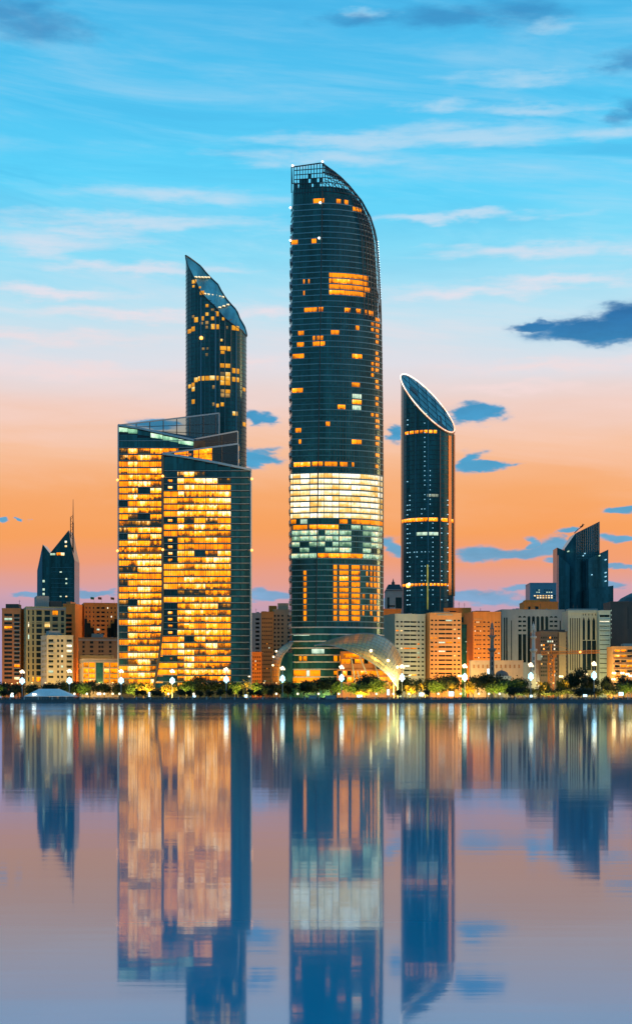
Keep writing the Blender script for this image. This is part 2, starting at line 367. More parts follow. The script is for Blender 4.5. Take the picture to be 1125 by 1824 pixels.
# ------------------------------------------------------------------ water and land
wm = bpy.data.materials.new('sea_water'); wm.use_nodes = True
k = NG(wm.node_tree); k.n.remove(k.n['Principled BSDF'])
pos = k.new('ShaderNodeNewGeometry').outputs['Position']
w1 = k.noise(k.v('MULTIPLY', pos, (0.05, 0.35, 1.0)), 1.0, 3, 0.5)[0]
w2 = k.noise(k.v('MULTIPLY', pos, (0.4, 2.2, 1.0)), 1.0, 3, 0.5)[0]
wind = k.noise(k.v('MULTIPLY', pos, (0.010, 0.022, 1.0)), 1.0, 3, 0.5)[0]
b1 = k.new('ShaderNodeBump'); b1.inputs['Strength'].default_value = 0.5; b1.inputs['Distance'].default_value = 0.008
k.put(b1.inputs['Height'], k.m('ADD', w1, k.m('MULTIPLY', w2, 0.2)))
fr = k.new('ShaderNodeFresnel'); fr.inputs['IOR'].default_value = 1.55
df = k.new('ShaderNodeBsdfDiffuse'); df.inputs[0].default_value = (0.0, 0.30, 0.48, 1)
gs = k.new('ShaderNodeBsdfGlossy'); gs.inputs[0].default_value = (0.70, 0.88, 0.98, 1)
k.put(gs.inputs['Roughness'], k.m('ADD', 0.042, k.m('MULTIPLY', k.step(wind, 0.35, 0.7), 0.025)))
k.l.new(b1.outputs[0], gs.inputs['Normal'])
mx = k.new('ShaderNodeMixShader'); k.put(mx.inputs[0], k.m('MINIMUM', fr.outputs[0], 0.93)); k.l.new(df.outputs[0], mx.inputs[1]); k.l.new(gs.outputs[0], mx.inputs[2])
k.l.new(mx.outputs[0], k.n['Material Output'].inputs[0])
o = MB().face([(-9000, -1500, 0), (9000, -1500, 0), (9000, SHORE + 1, 0), (-9000, SHORE + 1, 0)]).build('water', wm, kind='structure')
o = MB().box(-9000, 9000, SHORE, 28000, -4, GZ).build('ground', surf('dark_paving', (0.05, 0.05, 0.045), 1.0, var=0.3, spec=0.0), kind='structure')
# quay wall along the water, in lengths with open joints
q = thing('quay_wall', 'low dark stone quay wall where the land meets the water', 'quay wall', (0, SHORE, 0))
x = -200.0
while x < 200:
    MB().box(x + 0.05, x + 7.95, SHORE - 0.55, SHORE + 0.6, -1.0, 1.55 + random.uniform(-.03, .03)).build('coping_block', S_STONE, q)
    x += 8.0
# ------------------------------------------------------------------ towers: shared pieces
def strip(mb, pts, z0, z1, out0, out1, mi=0):
    """wall strip along plan points (x, y, nx, ny), from out0 to out1 along the normals; z0/z1 numbers or per-point lists"""
    n = len(pts)
    za = z0 if isinstance(z0, (list, tuple)) else [z0] * n
    zb = z1 if isinstance(z1, (list, tuple)) else [z1] * n
    for i in range(n - 1):
        a, b = pts[i], pts[i + 1]
        A = [(a[0] + a[2] * out1, a[1] + a[3] * out1), (b[0] + b[2] * out1, b[1] + b[3] * out1), (b[0] + b[2] * out0, b[1] + b[3] * out0), (a[0] + a[2] * out0, a[1] + a[3] * out0)]
        mb.hexa([(A[0][0], A[0][1], za[i]), (A[1][0], A[1][1], za[i + 1]), (A[2][0], A[2][1], za[i + 1]), (A[3][0], A[3][1], za[i])],
                [(A[0][0], A[0][1], zb[i]), (A[1][0], A[1][1], zb[i + 1]), (A[2][0], A[2][1], zb[i + 1]), (A[3][0], A[3][1], zb[i])], mi)
    return mb
def with_normals(pts):
    """plan points running left to right along the front get normals that point to the viewer's side"""
    out = []
    for i, p in enumerate(pts):
        a = pts[max(0, i - 1)]; b = pts[min(len(pts) - 1, i + 1)]
        t = Vector((b[0] - a[0], b[1] - a[1])).normalized()
        out.append((p[0], p[1], t.y, -t.x))
    return out
def ring_solid(rings):
    mb = MB(); n = len(rings[0])
    for r in rings: mb.v.extend(r)
    for a in range(len(rings) - 1):
        for k_ in range(n):
            j = (k_ + 1) % n; mb.f.append((a * n + k_, a * n + j, (a + 1) * n + j, (a + 1) * n + k_)); mb.mi.append(0)
    m = (len(rings) - 1) * n
    mb.f.append(tuple(range(m, m + n))); mb.mi.append(0)
    return mb
def beacon(root, px, py, Y, mat, r=0.9):
    MB().ball((X(px, Y), Y, Z(py, Y)), r, 8).build('beacon', mat, root)
G_BEACON = glow('white_beacon', (1.0, 0.95, 0.9), 3)
G_BEACON_O = glow('orange_beacon', (1.0, 0.30, 0.02), 4)
# ------------------------------------------------------------------ the tallest tower (middle)
LT = thing('curved_tower', 'tallest tower, curved dark glass with arched lattice crown and a broad bright band', 'tower', (X(600, 1000), 1025, GZ))
YL = 1000.0
LEFT = [(290, 519.0), (420, 517.2), (540, 515.6), (840, 515.0), (1250, 515.0)]
SEAM = [(288, 574.5), (1130, 562.0), (1250, 561)]
ARCH = [(288, 574.6), (290, 579), (293, 588), (298, 600), (305, 611), (318, 625), (342, 645), (370, 660), (395, 668), (420, 673), (470, 676.5), (540, 679.5), (620, 681), (740, 682.5), (840, 683), (1250, 683)]
def lt_plan(py, inset=0.0, nl=6, nr=14):
    """front outline of the tower at a photo row: left return, flat left facet, curved right side"""
    xl = X(interp(LEFT, py), YL); xs = X(interp(SEAM, py), YL); xr = X(interp(ARCH, py), YL * 1.012) - inset
    xr = max(xr, xs + 0.15); b = 20.0
    pts = [(xl, 1016.0)]
    xf = xl + 1.6
    for i in range(nl): pts.append((xf + (xs - xf) * i / nl, 1004.0 - 4.0 * i / nl))
    for i in range(nr + 1):
        t = pi / 2 * i / nr
        pts.append((xs + (xr - xs) * sin(t), 1000.0 + b * (1 - cos(t))))
    return with_normals(pts)
def lt_at(py, px, inset=0.0):
    """one plan point with normal at photo column px"""
    xl = X(interp(LEFT, py), YL) + 1.6; xs = X(interp(SEAM, py), YL); xr = max(X(interp(ARCH, py), YL * 1.012) - inset, xs + .2); b = 20.0
    x = X(px, YL)
    if x <= xs:
        f = (x - xl) / (xs - xl); t = Vector((xs - xl, -4.0)).normalized()
        return (x, 1004 - 4 * f, t.y, -t.x)
    x = X(px, YL * 1.006); s_ = min(0.997, (x - xs) / (xr - xs)); t = asin(max(0, s_))
    tx, ty = (xr - xs) * cos(t), b * sin(t); L = sqrt(tx * tx + ty * ty)
    return (xs + (xr - xs) * s_, 1000 + b * (1 - cos(t)), ty / L, -tx / L)
def lt_back(py, inset=0.0):
    f = lt_plan(py, inset); return [(x_, 2040.0 - y_) for x_, y_, _, _ in reversed(f[1:])]
FL = 10.2
rows = []                                           # floor lines, bottom to top
py = 1117.0
while py > 330: rows.append(py); py -= FL
def ins(py): return 2.2 if py < 560 else 0.0
STOREY = []
for i in range(len(rows) - 1):                      # a ring of glazing for every storey
    a, b = rows[i], rows[i + 1]
    ra = [(x_, y_, Z(a, YL)) for x_, y_, *_ in lt_plan(a, ins(a))] + [(x_, y_, Z(a, YL)) for x_, y_ in lt_back(a, ins(a))]
    rb = [(x_, y_, Z(b, YL)) for x_, y_, *_ in lt_plan(b, ins(b))] + [(x_, y_, Z(b, YL)) for x_, y_ in lt_back(b, ins(b))]
    STOREY.append((b, a, ring_solid([ra, rb]).build('glass_storey', GL_TEAL, LT)))
    if b > 345:
        pl_ = lt_plan(a, ins(a))
        mb = strip(MB(), pl_, Z(a, YL) - 0.28, Z(a, YL) + 0.28, -0.2, 0.30)
        mb.build('floor_band', S_BAND if (a < 620 or a > 990) else S_BAND2 if random.random() < .45 else S_BAND, LT)
# podium storeys
prow = [1243.6, 1205.5, 1192, 1179, 1166.5, 1154, 1142, 1129.5, 1117]
for a, b in zip(prow[:-1], prow[1:]):
    za = max(GZ, Z(a, YL))
    ra = [(x_, y_, za) for x_, y_, *_ in lt_plan(a)] + [(x_, y_, za) for x_, y_ in lt_back(a)]
    rb = [(x_, y_, Z(b, YL)) for x_, y_, *_ in lt_plan(b)] + [(x_, y_, Z(b, YL)) for x_, y_ in lt_back(b)]
    STOREY.append((b, a, ring_solid([ra, rb]).build('glass_storey', GL_TEAL, LT)))
    strip(MB(), lt_plan(b), Z(b, YL) - 0.45, Z(b, YL) + 0.3, -0.2, 0.55).build('floor_band', surf('white_floor_edge', (0.42, 0.48, 0.48), 0.5), LT)
# mullions over the whole skin
mb = MB()
for i in range(46):
    pts = []
    for py in [1117, 995, 840, 700, 560, 500, 450, 420, 395, 370, 345]:
        u = i / 45
        P_ = lt_plan(py, ins(py), 12, 33)
        q_ = P_[min(len(P_) - 1, 1 + i)]
        pts.append((q_[0] + q_[2] * 0.12, q_[1] + q_[3] * 0.12, Z(py, YL)))
    for a, b in zip(pts[:-1], pts[1:]): mb.bar(a, b, 0.11, 4)
mb.build('mullions', S_MULL, LT, 'stuff')
# the dark seam that runs down the front
mb = MB()
for py in range(300, 1117, 40):
    a = lt_at(py, interp(SEAM, py) - 0.01); b = lt_at(min(1117, py + 40), interp(SEAM, min(1117, py + 40)) - 0.01)
    mb.bar((a[0], a[1] - 0.25, Z(py, YL)), (b[0], b[1] - 0.25, Z(min(1117, py + 40), YL)), 0.33)
mb.build('corner_fin', S_DARK, LT)
# serrated left return: short balconies
for i in range(0, len(rows) - 6, 2):
    py = rows[i]; xl = X(interp(LEFT, py), YL)
    MB().box(xl - 0.35, xl + 1.4, 1004.6, 1014.5, Z(py, YL) + 0.4, Z(py, YL) + 2.3).build('side_louvre', surf('louvre_grey', (0.30, 0.34, 0.34), 0.6), LT)
def lt_window(px0, px1, py0, py1, mat, out=0.2, name='window'):
    n = max(1, int((px1 - px0) / 7)); pm = (py0 + py1) / 2
    pts = [lt_at(pm, px0 + (px1 - px0) * i / n, ins(pm)) for i in range(n + 1)]
    return strip(MB(), pts, Z(py1, YL), Z(py0, YL), -0.1, out).build(name, mat, next((o_ for t_, b_, o_ in STOREY if t_ <= pm <= b_), LT))
def row_of(py):                                     # the storey that holds a photo row: its top and bottom
    for a, b in zip(rows[:-1], rows[1:]):
        if b <= py <= a: return b + 1.3, a - 1.3
    return py - 4, py + 4
# eight brilliant storeys
r0 = min(range(len(rows)), key=lambda i: abs(rows[i] - 923.5))
cells = [(515.6, 521), (521.6, 534.5), (535, 551), (552, 565), (565.6, 577), (577.6, 591), (591.5, 603), (603.6, 625), (625.6, 641), (641.5, 660), (660.5, 673), (673.5, 682)]
for i in range(8):
    a, b = rows[r0 + i], rows[r0 + i + 1]
    for c0, c1 in cells:
        mt = M_WH
        lt_window(max(c0, 517.4), c1 - .3, b + 1.5, a - 1.2, mt)
# mixed storeys under them
def rw(py, spans):
    t, b = row_of(py)
    for a, c, mt in spans: lt_window(a, c, t, b, mt)
rw(831, [(523, 534, M_OR), (535, 552, M_OR), (556, 574, M_OR), (578, 590, M_DU), (590.5, 600, M_DU), (605, 618, M_DU), (626, 630, M_DU)])
rw(928, [(518, 527, M_DU), (535, 547, M_CW), (604, 618, M_DU), (626, 640, M_DU), (641, 660, M_DU), (660.5, 682, M_DU)])
rw(938, [(522, 547, M_DU), (551, 580, M_OR), (580.5, 602, M_OR), (625, 641, M_GR), (646, 662, M_GR), (662.5, 681, M_GR)])
for j in range(4):
    rw(948.5 + j * FL, [(a, c, M_GR) for a, c in [(520, 533), (534, 550), (551, 566), (568, 578), (579, 591), (592, 602), (604, 625), (646, 660), (661, 680)] if random.random() < 0.86])
rw(989, [(519, 534, M_GR), (535, 550, M_GR), (551, 565, M_GR), (566, 584, M_OR), (585, 605, M_OR), (606, 624, M_OR), (625, 645, M_DU), (646, 662, M_GR), (663, 681, M_GR)])
py = 1014.0
while py < 1114:
    if py > 1023: rw(py, [(540.5, 545.5, M_DU)])
    sp = [(593.5, 599.5, M_DU), (604, 620, M_OR if random.random() < .15 else M_DU), (625.5, 640, M_OR if random.random() < .4 else M_DU)]
    sp += [(a, a + random.uniform(2.5, 4.5), M_DU) for a in (645, 652, 659, 666, 672) if random.random() < .7]  # dull orange reflections in the glass, put in as small glowing strips
    rw(py, sp); py += FL
rw(1005, [(625.5, 639, M_DU)])
# single lit windows higher up
for a, c, y_, mt in [(586, 604, 488, M_DU), (604.5, 628, 488, M_DU), (628.5, 655, 488, M_DU), (586, 598, 498, M_OR), (598.5, 622, 498, M_OR), (622.5, 655, 498, M_DU), (586, 610, 508, M_DU), (610.5, 640, 508, M_DU), (640.5, 658, 508, M_DU), (586, 612, 518, M_OR), (612.5, 650, 518, M_DU),
        (540, 542.5, 498, M_DU), (540, 542.5, 518, M_DU), (549, 551, 498, M_DU), (542, 549, 549, M_DU), (549.5, 556, 549, M_DU), (556.5, 564, 549, M_DU), (567.5, 575, 549, M_OR), (613.5, 623, 549, M_OR), (634, 642, 549, M_OR), (656, 664, 554, M_DU), (650, 653, 550, M_DU),
        (531, 541, 590, M_DU), (529, 541, 610, M_DU), (521, 531, 631, M_DU), (531.4, 541, 631, M_DU), (557, 561, 598, M_DU), (564, 575, 598, M_DU), (557, 567, 609, M_DU), (567.4, 578, 609, M_OR), (589, 603, 588, M_DU), (633, 639, 580, M_DU),
        (627, 644, 632, M_OR), (520, 529, 693, M_OR), (529.5, 539, 693, M_DU), (626, 640, 683, M_DU), (627, 643, 703, M_CW), (627, 643, 713, M_OR), (627, 642, 723.5, M_CW), (601, 614, 723, M_OR), (580, 587, 752, M_DU), (526, 536, 763, M_DU), (532, 536, 784, M_DU), (626, 634, 784, M_OR), (635, 643, 784, M_DU),
        (599, 606, 359, M_DU), (613, 619, 360, M_DU), (628, 636, 363, M_DU), (636.4, 643, 363, M_DU), (558, 577, 361, M_DU), (519, 530, 428, M_DU), (555, 563, 429, M_DU)]:
    t, b = row_of(y_); lt_window(a, c, t, b, mt)
for i in range(26):                                  # dull orange strips on the turning right side
    y_ = 560 + i * FL * 1.04; t, b = row_of(y_)
    if random.random() < .75: lt_window(669, 669 + random.uniform(4, 7), t + 1, b - 1, M_DU)
    if random.random() < .3: lt_window(661, 665, t + 1, b - 1, M_DU)
# podium windows
for a, c, t, b, mt in [(523, 545, 1194, 1204.5, M_DU), (546, 551, 1194, 1204.5, M_CW), (551.5, 570, 1194, 1204.5, M_DU), (522, 570, 1207, 1216, M_DU), (540, 546, 1169, 1177, M_DU), (533, 537, 1169, 1177, M_DU), (555, 577, 1156, 1164, M_CW), (594, 600, 1168, 1178, M_DU), (604, 614, 1168, 1178, M_DU), (594, 600, 1195, 1202, M_DU), (523, 551, 1131, 1132, M_CW)]:
    lt_window(a, c, t, b, mt, 0.35)
# lattice crown: rings and ribs of steel above and outside the last storeys, with a heavy arched rim
def lt_skin(py, i, nl=11, nr=16):
    P_ = lt_plan(py, 0.0, nl, nr); return P_
top_row = lambda px: 294.0 - 4.0 * max(0, min(1, (px - 519) / 55.0))
mb = MB()
lr = [300 + 8.2 * i for i in range(33)]
for py in lr:                                        # rings
    P_ = lt_plan(py, 0.0, 10, 16)
    pts = [(x_, y_, Z(py, YL)) for x_, y_, *_ in P_[1:]]
    if py < 345: mb.path(pts, 0.30)
    else: mb.path(pts[18:], 0.17)
    if py < 345: mb.path([(x_, 2040 - y_, z_) for x_, y_, z_ in pts], 0.17)
for i in range(11):                                  # ribs on the left facet, front and back
    for fb in (0, 1):
        seq = []
        for py in (345, 320, 292):
            P_ = lt_plan(py, 0.0, 10, 16); q_ = P_[1 + i]
            seq.append((q_[0], q_[1] if not fb else 2040 - q_[1], Z(py, YL)))
        mb.path(seq, 0.27)
for i in range(1, 17):                               # ribs that follow the curve
    for fb in (0, 1):
        seq = []
        for py in (560, 520, 480, 450, 420, 395, 370, 342, 318, 305, 298, 293, 290):
            if i < 8 and py > 345: continue
            P_ = lt_plan(py, 0.0, 10, 16); q_ = P_[11 + i]
            seq.append((q_[0], q_[1] if not fb else 2040 - q_[1], Z(py, YL)))
        if not fb or i % 3 == 0: mb.path(seq, 0.27)
mb.build('crown_lattice', S_DARK, LT, 'stuff')
for i in range(10):
    for j in range(5):
        if random.random() < (.05, .3, .5, .75, .9)[j]:
            pa, pb_ = 300 + 8.2 * j, 300 + 8.2 * (j + 1); A_, B_ = lt_plan(pa, 0, 10, 16), lt_plan(pb_, 0, 10, 16)
            q_ = [(B_[1 + i][0], B_[1 + i][1] + .3, Z(pb_, YL)), (B_[2 + i][0], B_[2 + i][1] + .3, Z(pb_, YL)), (A_[2 + i][0], A_[2 + i][1] + .3, Z(pa, YL)), (A_[1 + i][0], A_[1 + i][1] + .3, Z(pa, YL))]
            MB().hexa(q_, [(x_, y_ + .1, z_) for x_, y_, z_ in q_]).build('crown_panel', GL_TEAL, LT)
rim = []
for px, py in [(574.6, 288.5)] + [(b, a) for a, b in ARCH[1:11]]:
    rim.append((X(px, YL * 1.012), 1019.0, Z(py, YL)))
mb = MB(); mb.path(rim, 0.42, 6)
xl, xs = X(519, YL), X(574.5, YL)
mb.path([(xl, 1004, Z(294, YL)), (xs, 1000, Z(290, YL)), (xs, 1020, Z(288.5, YL))], 0.42, 6)
mb.path([(xl, 1004, Z(294, YL)), (xl, 1036, Z(294, YL)), (xs, 1040, Z(290, YL))], 0.3, 6)
mb.path([(xl, 1004, Z(294, YL)), (xl, 1004, Z(340, YL))], 0.35)
mb.build('crown_rim', S_DARK, LT)
for px, py, Y_, mt in [(521, 295, 1003, G_BEACON), (574, 288, 1000, G_BEACON), (517, 370, 1003, G_BEACON), (570, 361, 999, G_BEACON), (517, 428, 1003, G_BEACON), (568, 424, 999, G_BEACON)]:
    beacon(LT, px, py, Y_, mt, 0.7)
G_STRING = glow('blue_white_light', (0.5, 0.75, 1.0), 3)
for i in range(24):
    py = 415 + i * 4.5; px = interp([(415, 673.6), (450, 675.5), (520, 678.5)], py)
    MB().ball((X(px, 1012), 1018.5, Z(py, YL)), 0.36, 6).build('edge_light', G_STRING, LT)
# ------------------------------------------------------------------ shell roof at its foot
SH = thing('shell_canopy', 'shell of curved metal panels lit orange, arching around the foot of the tallest tower', 'canopy', (X(640, 985), 985, GZ))
def spline(tab, t):
    n = len(tab) - 1; f = t * n; i = min(n - 1, int(f)); f -= i
    P0, P1, P2, P3 = tab[max(0, i - 1)], tab[i], tab[i + 1], tab[min(n, i + 2)]
    return tuple(0.5 * (2 * b + (c - a) * f + (2 * a - 5 * b + 4 * c - e) * f * f + (3 * b - a - 3 * c + e) * f ** 3) for a, b, c, e in zip(P0, P1, P2, P3))
def shell(T, B, y_top, y_bot, bulge, nu, nv, mat, part):
    def S(u, v):
        a, b = spline(T, u), spline(B, u)
        px, py = a[0] + (b[0] - a[0]) * v, a[1] + (b[1] - a[1]) * v
        Y_ = y_top + (y_bot - y_top) * v - bulge * sin(pi * v) * sin(pi * u) ** 0.7
        return Vector((X(px, 985), Y_, Z(py, 985)))
    mb = MB(); rb = MB()
    for i in range(nu):
        for j in range(nv):
            g_ = 0.06
            u0, u1, v0, v1 = (i + g_) / nu, (i + 1 - g_) / nu, (j + g_) / nv, (j + 1 - g_) / nv
            q_ = [S(u0, v0), S(u1, v0), S(u1, v1), S(u0, v1)]
            nrm = (q_[1] - q_[0]).cross(q_[3] - q_[0])
            if nrm.length < 1e-5: continue
            nrm.normalize()
            if nrm.y > 0: nrm = -nrm
            mb.hexa([p_ - nrm * 0.25 for p_ in q_], [p_ + nrm * random.uniform(0.0, 0.05) for p_ in q_])
    for i in range(nu + 1):
        rb.path([S(i / nu, j / nv) + Vector((0, 0.28, 0)) for j in range(nv + 1)], 0.12)
    for v in (0.0, 1.0): rb.path([S(i / (nu * 2), v) for i in range(nu * 2 + 1)], 0.30, 6)
    mb.build(part, mat, SH, 'stuff'); rb.build('shell_rib', S_STEEL, SH, 'stuff')
    return S
TR = [(560, 1150), (590, 1139), (620, 1131), (650, 1127.5), (676, 1132), (698, 1145), (712, 1166), (719, 1188), (717, 1208), (712, 1243)]
BR = [(560, 1151), (588, 1151.5), (612, 1158), (636, 1168), (656, 1179), (672, 1190), (685, 1201), (695, 1212), (703, 1224), (711, 1243.4)]
S1 = shell(TR, BR, 990, 966, 10, 30, 9, S_SHELL, 'shell_panel')
TL = [(521, 1141), (506, 1147), (494, 1158), (486, 1173), (481.5, 1190), (482.5, 1208), (487, 1243)]
BL_ = [(521, 1146), (514, 1156), (506, 1165), (500.5, 1177), (498, 1192), (497, 1208), (498, 1243)]
S2 = shell(TL, BL_, 1005, 985, 5, 16, 4, surf('warm_shell_panel', (0.55, 0.30, 0.09), 0.35, 0.4, var=0.3), 'left_shell_panel')
G_SPOT = glow('shell_flood_lamp', (1.0, 0.72, 0.32), 8)
for u, v in [(0.42, 0.66), (0.60, 0.6), (0.72, 0.42)]:
    p_ = S1(u, v) + Vector((0, -0.6, 0))
    MB().ball(p_, 0.75, 8).build('flood_lamp', G_SPOT, SH)
    spot(SH, (p_.x - X(640, 985), p_.y - 11.0 - 985, p_.z - 9 - GZ), (1.0, 0.58, 0.12), 4200, 0.6, 40, 130)
for px, py in [(487, 1170), (486, 1185), (492, 1160)]:
    MB().ball((X(px, 985), 984, Z(py, 985)), 0.5, 8).build('flood_lamp', G_SPOT, SH)
spot(SH, (X(488, 985) - X(640, 985), -12, 10), (1.0, 0.5, 0.08), 16000, 0.6, 20, 100)
# hall under the shell with lit storeys and raking columns
HALL = thing('podium_hall', 'orange lit glass hall under the arching metal shell', 'hall', (X(655, 1000), 1000, GZ))
MB().box(X(600, 990), X(706, 990), 991, 1008, GZ, Z(1192, 990)).build('wall', S_TERRA, HALL)
MB().box(X(606, 990), X(668, 990), 993, 1008, Z(1192, 990) + .01, Z(1160, 990)).build('upper_wall', S_TERRA, HALL)
for t, b, x0, x1 in [(1164, 1171, 612, 664), (1174, 1182, 608, 667), (1195, 1203, 602, 704), (1206, 1215, 602, 704)]:
    px = x0
    while px < x1 - 6:
        yy = 990.9 if t > 1190 else 992.9
        MB().box(X(px, 990), X(px + 7.4, 990), yy - 0.15, yy + 0.06, Z(b, 990), Z(t, 990)).build('window', random.choice([M_DU, M_OR, GL_BLACK, M_DU]), HALL); px += 8
for a, b in [((625, 1172), (632, 1216)), ((640, 1170), (652, 1200)), ((636, 1196), (641, 1216)), ((666, 1180), (676, 1214))]:
    MB().bar((X(a[0], 985), 984, Z(a[1], 985)), (X(b[0], 985), 982, max(GZ, Z(b[1], 985))), 0.5, 6).build('raking_column', S_BEIGE, HALL)
spot(HALL, (X(655, 985) - X(655, 1000), -30, 6), (1.0, 0.5, 0.1), 6000, 0.6, 15, 110)
MB().box(X(500, 1000), X(521, 1000), 1001, 1015, GZ, Z(1163, 1000)).build('side_glass', GL_TEAL, HALL)
# ------------------------------------------------------------------ twin-slab office (left, brightly lit)
AD = thing('lit_office_block', 'twin slab office with nearly every window glowing orange and glass screens on top', 'office building', (X(330, 965), 965, GZ))
S_EDGE = surf('pale_edge_metal', (0.36, 0.42, 0.41), 0.45)
PITCH = 11.75
LW = [(211, 957), (228, 955), (245, 953.5), (268, 952.5), (290, 952.5), (318, 954), (345, 957)]
RW = [(290, 944), (316, 942.6), (328, 942.2), (346, 942), (366, 942.2), (388, 943), (411, 945), (429, 948), (447, 952)]
lw_top = lambda px: interp([(211, 757), (250, 763), (290, 772), (345, 784)], px)
rw_top = lambda px: interp([(290, 808), (330, 814), (380, 823), (447, 837)], px)
rw_left = lambda py: interp([(0, 290), (1105, 290), (1130, 288.5), (1160, 285), (1190, 280.5), (1230, 273)], py)
def plan(tab): return with_normals([(X(a, y_), y_) for a, y_ in tab])
def body(tab, topf, back, inset):
    P_ = plan(tab); n = len(P_)
    lo = [(a - c * inset, b - d_ * inset, GZ) for a, b, c, d_ in P_] + [(X(a, y_), y_, GZ) for a, y_ in back]
    hi = [(a - c * inset, b - d_ * inset, Z(topf(tab[i][0]), tab[i][1]) - 0.3) for i, (a, b, c, d_) in enumerate(P_)] + [(X(a, y_), y_, Z(tp, y_)) for (a, y_), tp in zip(back, [topf(tab[-1][0]), topf(tab[0][0])])]
    return MB().hexa(lo, hi)
body(LW, lw_top, [(388, 992), (214, 980)], 0.5).build('left_core', surf('dim_interior', (0.02, 0.028, 0.03), 0.6), AD)
body(RW, rw_top, [(440, 982), (296, 980)], 0.5).build('right_core', MATS['dim_interior'], AD)
def pane(tab, i, py0, py1, mat, name, pl=None, pr=None, inset=0.25, sub=None):
    """one pane in bay i of a slab, with its own edges"""
    (a, ya), (b, yb) = tab[i], tab[i + 1]
    if sub: (a, ya), (b, yb) = [(a + (b - a) * s_, ya + (yb - ya) * s_) for s_ in sub]
    d_ = Vector((X(b, yb) - X(a, ya), yb - ya)).normalized(); nx, ny = d_.y, -d_.x
    def ring(off):
        out = []
        for (px, y_, py, sh) in ((a, ya, py1, pl), (b, yb, py1, None), (b, yb, py0, None), (a, ya, py0, pl)):
            dx = (X(sh(py), y_) - X(tab[i][0], y_)) if sh else 0.0
            g_ = 0.10 if (px == a) else -0.10
            out.append((X(px, y_) + dx + d_.x * g_ + nx * off, y_ + d_.y * g_ + ny * off, Z(py, y_)))
        return out
    return MB().hexa(ring(-inset), ring(-inset + 0.12)).build(name, mat, AD)
def fband(tab, py, topf=None, h=0.42, mat=None, left=None):
    P_ = plan(tab)
    zs = [Z(py, y_) for a, y_ in tab]
    if topf:
        keep = [j for j, (a, y_) in enumerate(tab) if topf(a) <= py]
        if len(keep) < 2: return
        P_ = [P_[j] for j in keep]; zs = [zs[j] for j in keep]
    if left: P_[0] = (X(left(py), tab[0][1]), *P_[0][1:])
    strip(MB(), P_, [z - h / 2 for z in zs], [z + h / 2 for z in zs], -0.4, 0.12).build('floor_band', mat or S_BAND_A, AD)
S_BAND_A = surf('grey_green_floor_edge', (0.20, 0.25, 0.235), 0.5)
M_PANEL = glass_dark('office_dark_pane', (0.012, 0.05, 0.058), 0.12, 0.4)
M_OFF = [lit('office_bright', [(0.0, (0.16, 0.05, 0.004)), (0.22, (1.3, 0.33, 0.001)), (0.45, (2.1, 0.56, 0.003)), (0.66, (2.2, 0.74, 0.02)), (0.82, (2.2, 0.95, 0.26)), (1.0, (2.4, 1.6, 0.9))], 1.15, sc1=(0.35, 0.3, 0.3), fine=0.65, rnd=0.85),
         lit('office_warm', [(0.0, (0.04, 0.03, 0.015)), (0.22, (0.6, 0.14, 0.001)), (0.42, (1.8, 0.44, 0.001)), (0.68, (2.1, 0.60, 0.006)), (0.88, (2.2, 0.8, 0.12)), (1.0, (2.3, 1.3, 0.55))], 1.1, sc1=(0.5, 0.3, 0.3), fine=0.75, rnd=0.85),
         lit('office_even_orange', [(0.0, (0.8, 0.17, 0.001)), (0.5, (1.9, 0.45, 0.001)), (0.85, (2.1, 0.62, 0.01)), (1.0, (2.2, 0.85, 0.18))], 1.05, sc1=(0.2, 0.2, 0.2), fine=0.35, rnd=0.6)]
M_DIM = lit('office_dim', [(0.0, (0.010, 0.02, 0.02)), (0.45, (0.03, 0.03, 0.02)), (0.7, (0.30, 0.10, 0.006)), (0.9, (0.9, 0.34, 0.02)), (1.0, (1.6, 0.9, 0.3))], 1.0, sc1=(0.5, 0.3, 0.3), fine=0.8, rnd=0.6)
py = 797.0; r_i = 0
while py < 1216:
    t, b = py + 2.0, py + PITCH - 1.1
    fband(LW, py)
    style = random.choice([0, 0, 1, 1, 2])
    for i in range(4):
        on = random.random() < (0.40 if i == 0 else 0.975)
        if r_i in (10, 11) and i < 3: on = random.random() < .25
        if r_i == 0: on = i > 0 and i < 4; style = 1
        if r_i in (2, 3): on = True; style = 2
        if r_i in (18,) and i < 2: on = False
        mt = M_OFF[style if random.random() < .6 else random.choice([0, 1])] if on else (M_DIM if random.random() < .7 else M_PANEL)
        if i == 0 and on: mt = M_OFF[2] if random.random() < .6 else M_OFF[1]
        pane(LW, i, t, b, mt, 'window' if on else 'dark_window')
    if r_i <= 1:
        for i in (4, 5): pane(LW, i, t, b, M_OFF[1] if r_i == 0 and i == 4 else M_PANEL, 'window' if r_i == 0 and i == 4 else 'dark_window')
    py += PITCH; r_i += 1
for py in (785.0,):
    fband(LW, py, lw_top)
for i in range(6): pane(LW, i, 786 if i > 3 else 780 if i > 1 else 774, 796, GL_TEAL2, 'dark_window')
